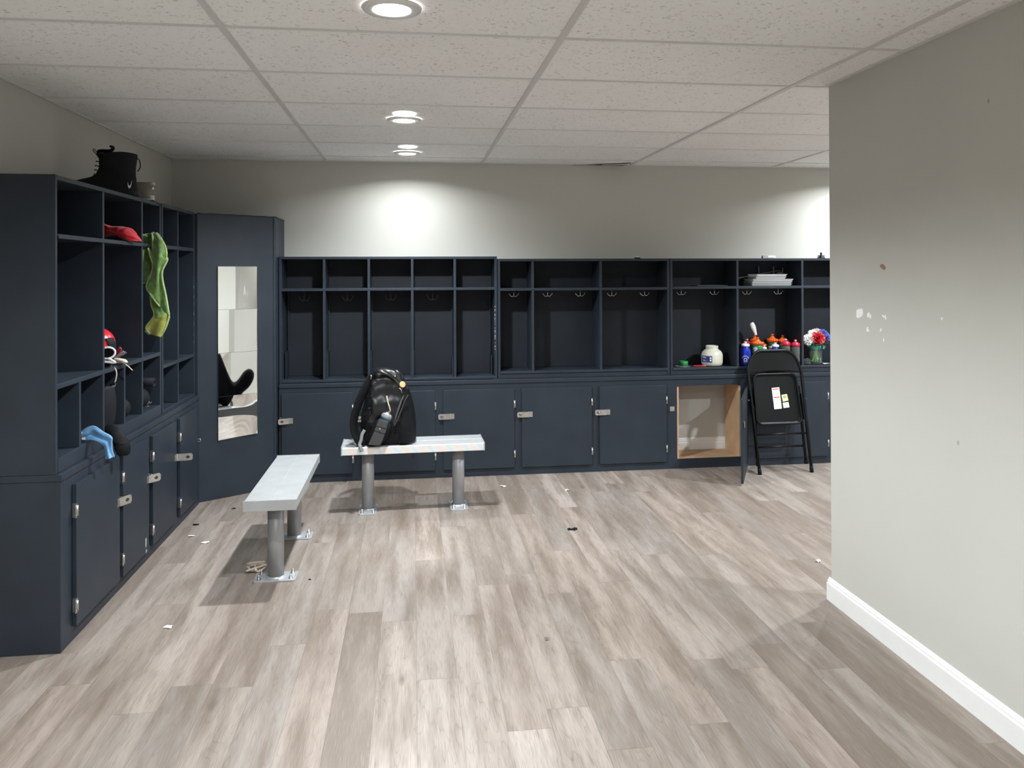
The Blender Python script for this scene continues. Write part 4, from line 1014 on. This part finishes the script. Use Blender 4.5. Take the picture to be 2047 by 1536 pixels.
b = MB(); b.tube([st_(-.005, -.028, .098), st_(-.02, 0, .103), st_(-.005, .028, .098)], .007, 8); b.build('heel_collar', 'suedelight', t)
b = MB(); b.blob(st_(-.02, -.014, .074), (.004, .013, .007), 8); b.build('heel_tab', 'white', t)
b = MB(); b.tube(catmull([V((-1.50, 4.545, 1.957)), V((-1.452, 4.60, 1.957)), V((-1.446, 4.63, 1.950)), V((-1.446, 4.66, 1.94))], 5), .002, 6); b.build('loose_lace', 'black', t)

# ------------------------------------------------------------------ cloth things on the left
def strips(rows, ny, fold=.010, seed=0, mats='towel', name='cloth', solid=.004, nu=18, mifn=None):
    """rows: list of (left px, right px, Y) -> a draped sheet with soft folds"""
    L = catmull([atY(r[0][0], r[0][1], r[2]) for r in rows], ny); Rr = catmull([atY(r[1][0], r[1][1], r[2]) for r in rows], ny)
    n = len(L)-1
    b = MB()
    def fn(u, v):
        i = min(n, int(round(v*n))); p = L[i]+(Rr[i]-L[i])*u
        k = mnoise.noise(V((u*2.6+seed, v*3.5, seed*1.7)))
        return p+V((.4, -1, 0)).normalized()*(fold*(k+.55*math.sin(u*7+v*5+seed))+fold*.8*math.sin(PI*u))
    b.grid(fn, nu, n, 0, mifn=mifn)
    # hem cords along both long edges
    b.tube([fn(0, i/n) for i in range(n+1)], solid*.55, 6, mi=1); b.tube([fn(1, i/n) for i in range(n+1)], solid*.55, 6, mi=1)
    return b, fn, n
t = thing('towel', 'green towel with yellow end hanging from the left cubby shelf', 'towel', (-1.43, 4.50, 1.45))
b, fn, n = strips([((285, 470), (306, 466), 4.56), ((285, 485), (316, 488), 4.52), ((285.5, 520), (321, 533), 4.49), ((286, 545), (316, 548), 4.49), ((287, 566), (303, 561), 4.49)], 5, .010, 1)
b.build('back_fold', ['towel', 'toweledge'], t, solid=.005)
b, fn, n = strips([((303, 467), (314, 467), 4.53), ((305, 478), (322, 478), 4.48), ((306, 497), (331, 496), 4.46), ((309, 512), (332, 514), 4.45), ((313, 521), (327, 527), 4.455)], 5, .012, 2)
b.build('top_fold', ['towel', 'toweledge'], t, solid=.005)
b, fn, n = strips([((296, 497), (322, 512), 4.455), ((300, 512), (334, 518), 4.45), ((306, 530), (324, 541), 4.445), ((302, 550), (324, 560), 4.45), ((293, 572), (330, 588), 4.455), ((303, 592), (335, 618), 4.45), ((318, 612), (337, 630), 4.45)], 6, .010, 3)
b.build('front_fold', ['towel', 'toweledge'], t, solid=.005)
b, fn, n = strips([((301, 590), (325, 600), 4.475), ((303, 610), (334, 618), 4.475), ((309, 628), (337, 632), 4.47), ((303, 640), (335, 642), 4.468), ((292, 655), (329, 658), 4.465), ((299, 667), (320, 674), 4.465)], 6, .009, 4, mifn=lambda u, v: 2 if v < .42+.10*math.sin(u*6) else 0)
b.build('yellow_end', ['yellow', 'toweledge', 'towel'], t, solid=.005)['label'] = 'yellowish lower end of the towel'
b = MB(); q = [atY(x, y, 4.47) for x, y in ((291, 657), (300, 665), (297.5, 670), (289, 663))]; b.add(q+[p+NY*.001 for p in q], [(0, 1, 2, 3), (4, 5, 6, 7)]); b.build('care_tag', 'paper', t)
# red cloth
def red(u, v):
    x = -1.60+.190*v; y = 4.02+.20*u+.13*v*u
    z = 1.7145+.070*math.sin(PI*min(1, max(0, .10+.82*u)))**.7*(1-.15*v)*(1 if v < .75 else max(.0, (1-v)/.25)**.6)
    z += .010*mnoise.noise(V((u*5, v*5, 2)))*min(1, 4*(1-v))
    return V((x, y, max(1.7150, z)))
t = thing('red_cloth', 'crumpled red cloth lying on the upper shelf left of the towel', 'cloth', (-1.50, 4.15, 1.7145))
b = MB()
RC = [(208, 447, 4.15), (214, 450, 4.15), (221, 452, 4.15), (236, 453, 4.15), (252, 454, 4.16), (262, 456, 4.17), (270, 463, 4.18), (277, 473, 4.19), (281.5, 481, 4.2), (279, 485, 4.2), (272, 486.5, 4.2), (262, 484, 4.2), (250, 479, 4.19), (236, 474, 4.18), (222, 470, 4.17), (212, 472, 4.15), (206, 474, 4.15), (203, 462, 4.15)]
cen = atY(240, 466, 4.2)
def redf(u, v):
    q = (u*len(RC)) % len(RC); i = int(q); f = q-i; a = RC[i]; c = RC[(i+1) % len(RC)]
    p = atY(a[0]+(c[0]-a[0])*f, a[1]+(c[1]-a[1])*f, 4.19)
    th = v*PI; rr = math.sin(th)**.7
    o = cen+(p-cen)*rr
    return o+NY*(-.055*math.cos(th)+.016*mnoise.noise(V((o.x*26, o.z*60, v*4)))+.010*mnoise.noise(V((o.x*60, o.z*90, 3+v*4))))+NZ*(.004*mnoise.noise(V((o.x*50, 3, v*5)))+max(0, 1.7165-o.z)*.9)
b.grid(redf, 54, 14, 0, True); b.build('fabric', 'red', t)
# blue cloth over the bottom rail
t = thing('blue_cloth', 'light blue cloth draped over the bottom edge of the left cubby', 'cloth', (-1.42, 3.70, .79))
b, fn, n = strips([((158, 868), (160, 878), 3.72), ((176, 856), (174, 879), 3.70), ((189, 854), (184, 878), 3.69), ((205, 864), (196, 881), 3.685), ((221, 873), (208, 889), 3.68), ((222, 884), (211, 896), 3.68), ((223, 900), (213, 908), 3.68), ((227, 914), (213, 917), 3.68)], 6, .014, 5, nu=20)
b.build('fabric', ['bluecloth', 'bluecloth'], t, solid=.003)
b = MB(); q = [atY(x, y, 3.695) for x, y in ((162, 866), (185, 870), (196, 874), (185, 880), (163, 880))]; b.add(q+[p+NY*.006+NZ*.004 for p in q], [(0, 1, 2, 3, 4), (5, 6, 7, 8, 9)]+[(i, (i+1) % 5, 5+(i+1) % 5, 5+i) for i in range(5)]); b.build('white_lining', 'paper', t, bevel=.002)['label'] = 'pale lining showing under the blue cloth'
# black padded cap / guard next to it
t = thing('knee_pad', 'black padded guard draped beside the light blue cloth', 'pad', (-1.40, 3.88, .79))
PADC = [(212, 856, 3.90, .030), (221, 860, 3.885, .036), (231, 868, 3.87, .040), (239, 880, 3.865, .043), (245, 894, 3.86, .045), (247, 905, 3.86, .041), (247, 911, 3.86, .026)]
pc = catmull([atY(x, y, Y) for x, y, Y, r_ in PADC], 5)
rr = [PADC[min(len(PADC)-1, k//5)][3]+(PADC[min(len(PADC)-1, k//5+1)][3]-PADC[min(len(PADC)-1, k//5)][3])*((k % 5)/5) for k in range(len(pc))]
b = MB(); b.tube(pc, [r_*.78 for r_ in rr], 16, flat=.55, up=(.5, -.8, .3)); b.build('padding', 'blackfab', t, sub=1)
b = MB(); b.tube([atY(227, 888, 3.845), atY(236, 887, 3.825), atY(250, 886, 3.84)], .0022, 6); b.build('seam', 'black', t)
b = MB(); q = [atY(x, y, 3.845) for x, y in ((217, 885), (228, 888), (229, 905), (222, 907))]; b.add(q+[p+NY*.008 for p in q], [(0, 1, 2, 3), (4, 5, 6, 7)]+[(i, (i+1) % 4, 4+(i+1) % 4, 4+i) for i in range(4)]); b.build('strap_flap', 'greyfab', t, bevel=.002)
# red helmet, goggles, cords on the middle shelf
ZM = 1.0955
t = thing('sports_helmet', 'shiny red helmet with dark padding on the middle left shelf', 'helmet', (-1.53, 4.03, ZM))
hc = V((-1.545, 4.03, ZM+.098))
def hel(u, v):
    th = .06+v*(PI*.62); a = 2*PI*u
    return hc+V((math.sin(th)*math.cos(a)*.076, math.sin(th)*math.sin(a)*.085, math.cos(th)*.085))
b = MB(); b.grid(hel, 32, 16, 0, True); b.build('shell', 'redgloss', t, solid=.004)
def helpad(u, v):
    th = PI*(.36+.22*v); a = -.72+.62*u+.25*v; k = 1.04+.03*math.sin(PI*u)*math.sin(PI*v)
    return hc+V((math.sin(th)*math.cos(a)*.076*k, math.sin(th)*math.sin(a)*.085*k, math.cos(th)*.085*k))
b = MB(); b.grid(helpad, 14, 10); b.build('ear_padding', 'blackmatte', t, solid=.006)
b = MB(); b.blob(hc+V((.022, -.068, -.014)), (.034, .022, .028), 16); b.build('ear_cup', 'redgloss', t)
b = MB(); b.lathe([(.070, -.098), (.075, -.05), (.07, -.03)], hc, 28); b.build('inner_padding', 'blackmatte', t)
t = thing('goggles', 'white rimmed dark goggles under the red helmet', 'goggles', (-1.50, 3.94, ZM))
gc = atY(217, 706, 3.93)
b = MB(); b.tube([gc+V((.034*math.cos(a)-.006, .006*math.cos(a), .027*math.sin(a)+.002*math.cos(a))) for a in [2*PI*k/24 for k in range(24)]], .005, 8, closed=True); b.build('rim', 'white', t)
b = MB(); b.add([gc+V((.031*math.cos(2*PI*k/24)-.006, .004, .024*math.sin(2*PI*k/24))) for k in range(24)]+[gc+V((.031*math.cos(2*PI*k/24)-.006, .010, .024*math.sin(2*PI*k/24))) for k in range(24)], [list(range(24)), list(range(24, 48))]+[[k, (k+1) % 24, 24+(k+1) % 24, 24+k] for k in range(24)]); b.build('lens', 'black', t)
b = MB(); b.tube(catmull([gc+V((.0, -.004, -.026)), gc+V((.02, -.008, -.036)), gc+V((.03, -.006, -.046)), gc+V((-.02, -.01, -.040))], 5), .006, 8); b.build('nose_strap', 'white', t)
b = MB(); q = [atY(x, y, 4.10) for x, y in ((226, 716), (245, 701), (250, 705), (240, 712), (230, 718))]; b.add(q+[p+NY*.006 for p in q], [(0, 1, 2, 3, 4), (5, 6, 7, 8, 9)]+[(i, (i+1) % 5, 5+(i+1) % 5, 5+i) for i in range(5)])
b.add([p+V((0, .03, -.004)) for p in q], [(0, 1, 2, 3, 4)]); b.build('side_band', 'webbing', t, bevel=.001)
b = MB(); q = [atY(x, y, 4.13) for x, y in ((229, 703), (238, 694), (242, 698), (240, 706), (229, 714))]; b.add(q+[p+NY*.02 for p in q], [(0, 1, 2, 3, 4), (5, 6, 7, 8, 9)]+[(i, (i+1) % 5, 5+(i+1) % 5, 5+i) for i in range(5)]); b.build('red_band', 'maroon', t, bevel=.002)
t = thing('cord_bundle', 'beige cord bundle with two loose ends hanging over the middle left shelf', 'cord', (-1.46, 4.02, ZM))
b = MB()
for k in range(6):
    p = [atY(222+2*k, 719+1.0*k, 4.08), atY(234+2*k, 718+1.2*k, 4.08-.01*k), atY(244+1.5*k, 719.5+.9*k, 4.08-.01*k), atY(251+.5*k, 721+.6*k, 4.09)]
    b.tube(catmull([V((q.x, q.y, max(q.z, ZM+.006))) for q in p], 5), .0055, 7)
b.build('coil', 'rope', t)
b = MB(); b.tube(catmull([atY(x, y, Y) for x, y, Y in ((214, 732, 4.05), (223, 733, 4.00), (230, 737, 3.98), (233, 746, 3.975), (232, 756, 3.975), (230, 764, 3.975))], 6), .0028, 7); b.build('loose_end', 'rope', t)
b = MB(); b.tube(catmull([atY(x, y, Y) for x, y, Y in ((222, 728, 4.08), (234, 725, 4.05), (246, 726, 4.04), (254, 731, 4.04), (265, 741, 4.04))], 6), .0028, 7); b.build('loose_end', 'rope', t)
b = MB(); b.tube(catmull([atY(x, y, Y) for x, y, Y in ((208, 722, 3.95), (216, 722, 3.95), (222, 727, 3.95), (214, 731, 3.95), (207, 729, 3.95))], 5), .012, 8, flat=.7); tag(b.build('glove', 'blackmatte', sub=1), 'small black glove beneath the goggles on the middle left shelf', 'glove')
# lower bays
t = thing('shin_guard', 'dark curved guard standing in the lower bay under the cords', 'guard', (-1.50, 3.98, .79))
b = MB()
def sg(u, v):
    z = .7935+.205*v; a = -1.1+2.2*u
    return V((-1.525+.055*math.cos(a)+.012*math.sin(PI*v), 3.985+.075*math.sin(a)+.01*v, z))
b.grid(sg, 14, 14); b.build('shell', 'blackmatte', t, solid=.008)
b = MB(); b.tube(catmull([sg(.85, .95), sg(.9, 1.)+V((.012, .0, .005)), sg(.6, 1.)+V((.012, 0, -.005)), sg(.2, .98)], 5), .007, 8, flat=.5); b.build('strap', 'greyfab', t)
b = MB(); b.blob(V((-1.512, 4.240, .8445)), (.046, .058, .052), 20, 0, .03, 4); tag(b.build('ball', 'blackmatte'), 'dark ball at the back of the lower bay right of the guard', 'ball')
t = thing('black_helmet', 'matte black helmet with light scratch mark in the bottom bay', 'helmet', (-1.535, 4.54, .79))
kc = V((-1.527, 4.496, .8565))
b = MB(); b.blob(kc, (.072, .085, .0610), 24, 0, .05, 2); h_ = b.build('shell', 'blackmatte', t)
b = MB()
def onh(px, py):      # where the sight line meets the helmet
    o = V((0, 0, CAMZ)); d = _ray(px, py); R3 = V((.0735, .0865, .0620))
    o2 = V([(o[k]-kc[k])/R3[k] for k in range(3)]); d2 = V([d[k]/R3[k] for k in range(3)])
    A_, B_, C_ = d2.dot(d2), o2.dot(d2), o2.dot(o2)-1; D_ = max(0, B_*B_-A_*C_)
    return o+d*((-B_-math.sqrt(D_))/A_)
for (p0, p1) in (((293, 812), (298, 803)), ((298, 803), (301, 807)), ((295, 809), (303, 804)), ((291, 814), (298, 812))): b.tube([onh(*p0), onh(*p1)], .0014, 6)
b.build('mark', 'webbing', h_)
t = thing('rolled_mat', 'rolled black mat resting above the black helmet', 'mat', (-1.50, 4.60, .93))
b = MB(); c0 = atY(309, 766, 4.57); dirn = V((-.75, .20, .02)).normalized(); B_ = dirn.orthogonal().normalized(); C_ = dirn.cross(B_)
sp = [(.008+.00085*k, k*.55) for k in range(18)]
for (r_, a), (r2, a2) in zip(sp, sp[1:]):
    q = [c0+(B_*math.cos(a)+C_*math.sin(a))*r_, c0+(B_*math.cos(a2)+C_*math.sin(a2))*r2]
    b.add([q[0], q[1], q[1]+dirn*.22, q[0]+dirn*.22], [(0, 1, 2, 3)], 0, True)
b.build('roll', 'blackmatte', t, solid=.006)

# ------------------------------------------------------------------ litter on the floor
def scrap(name, m, label, cat, px, py, r, seed, h=.008, thin=True):
    p = atZ(px, py); rnd = random.Random(seed); b = MB(); n = 9
    pts = [(r*(1+rnd.uniform(-.45, .45))*math.cos(2*PI*k/n), r*.62*(1+rnd.uniform(-.45, .45))*math.sin(2*PI*k/n)) for k in range(n)]
    vs = [V((p.x+x, p.y+y, .0008+rnd.uniform(0, h))) for x, y in pts]+[V((p.x, p.y, .002+h*.8))]
    b.add(vs, [(k, (k+1) % n, n) for k in range(n)])
    return tag(b.build(name, m, solid=.0008), label, cat, 'litter scraps on the floor')
scrap('paper_scrap', 'paper', 'torn white paper scrap nearest the viewer, before the left cabinet', 'paper scrap', 338, 1255, .021, 1)
scrap('paper_scrap', 'paper', 'white paper scrap closest to the third left cabinet door', 'paper scrap', 382, 1073, .017, 2)
scrap('paper_scrap', 'paper', 'white paper scrap midway between left cabinet and bench', 'paper scrap', 412, 1086, .021, 3)
scrap('paper_scrap', 'paper', 'white shred right of the far bench leg', 'paper scrap', 1006, 973, .022, 4, .006)
scrap('paper_scrap', 'paper', 'white shred close to the base of the back cabinet', 'paper scrap', 1061, 947, .022, 5, .006)
scrap('dirt_crumb', 'paper', 'pale crumb on the open floor behind the dark clods', 'crumb', 1133, 982, .013, 6, .012)
scrap('dirt_crumb', 'suede', 'brown crumb farthest right in the middle of the floor', 'crumb', 1214, 968, .012, 7, .01)
scrap('paper_scrap', 'paper', 'small white scrap near the end of the right wall', 'paper scrap', 1636, 1124, .016, 8, .012)
scrap('dirt_crumb', 'suede', 'brown ring-like crumb alone on the front floor', 'crumb', 1093, 1280, .012, 9, .012)
scrap('dirt_crumb', 'black', 'dark sliver on the floor in front of the corner column', 'crumb', 467, 1018, .016, 10, .006)
scrap('dirt_crumb', 'black', 'black speck right of the near bench foot', 'crumb', 619, 1160, .007, 11, .005)
scrap('dirt_crumb', 'black', 'dark sliver at the end of the left cabinet', 'crumb', 392, 1050, .018, 12, .006)
scrap('dirt_crumb', 'black', 'black speck at the back cabinet plinth left of the bench', 'crumb', 690, 964, .014, 13, .012)
p = atZ(1145, 1060)
b = MB()
for k, (dx, dy, r_) in enumerate(((-.022, .004, .009), (-.01, .0, .007), (.008, -.003, .010), (.02, .004, .008), (.014, .012, .008))): b.blob(p+V((dx, dy, r_*.7)), (r_*1.2, r_, r_*.7), 10, 0, .6, k)
tag(b.build('dirt_clods', 'black'), 'row of dark dirt clods in the middle of the floor', 'dirt', 'litter scraps on the floor')
# rope wad by the bench foot
b = MB(); rnd = random.Random(5); c = V((-.812, 4.135, .024))
pts = [c+V((rnd.uniform(-.045, .045), rnd.uniform(-.03, .03), rnd.uniform(-.016, .022))) for k in range(26)]
b.tube(catmull(pts, 5), .0055, 7)
tag(b.build('rope_wad', 'rope'), 'tangled wad of beige string at the foot of the near bench', 'string')

# ------------------------------------------------------------------ world, view
w = bpy.data.worlds.new('world'); scene.world = w; w.use_nodes = True
w.node_tree.nodes['Background'].inputs[0].default_value = (.8, .85, .9, 1); w.node_tree.nodes['Background'].inputs[1].default_value = .05
vs = scene.view_settings
vs.view_transform = 'Standard'; vs.look = 'None'; vs.gamma = 1; vs.use_curve_mapping = False
vs.exposure = .62
scene.cycles.max_bounces = 12; scene.cycles.diffuse_bounces = 6; scene.cycles.transmission_bounces = 10
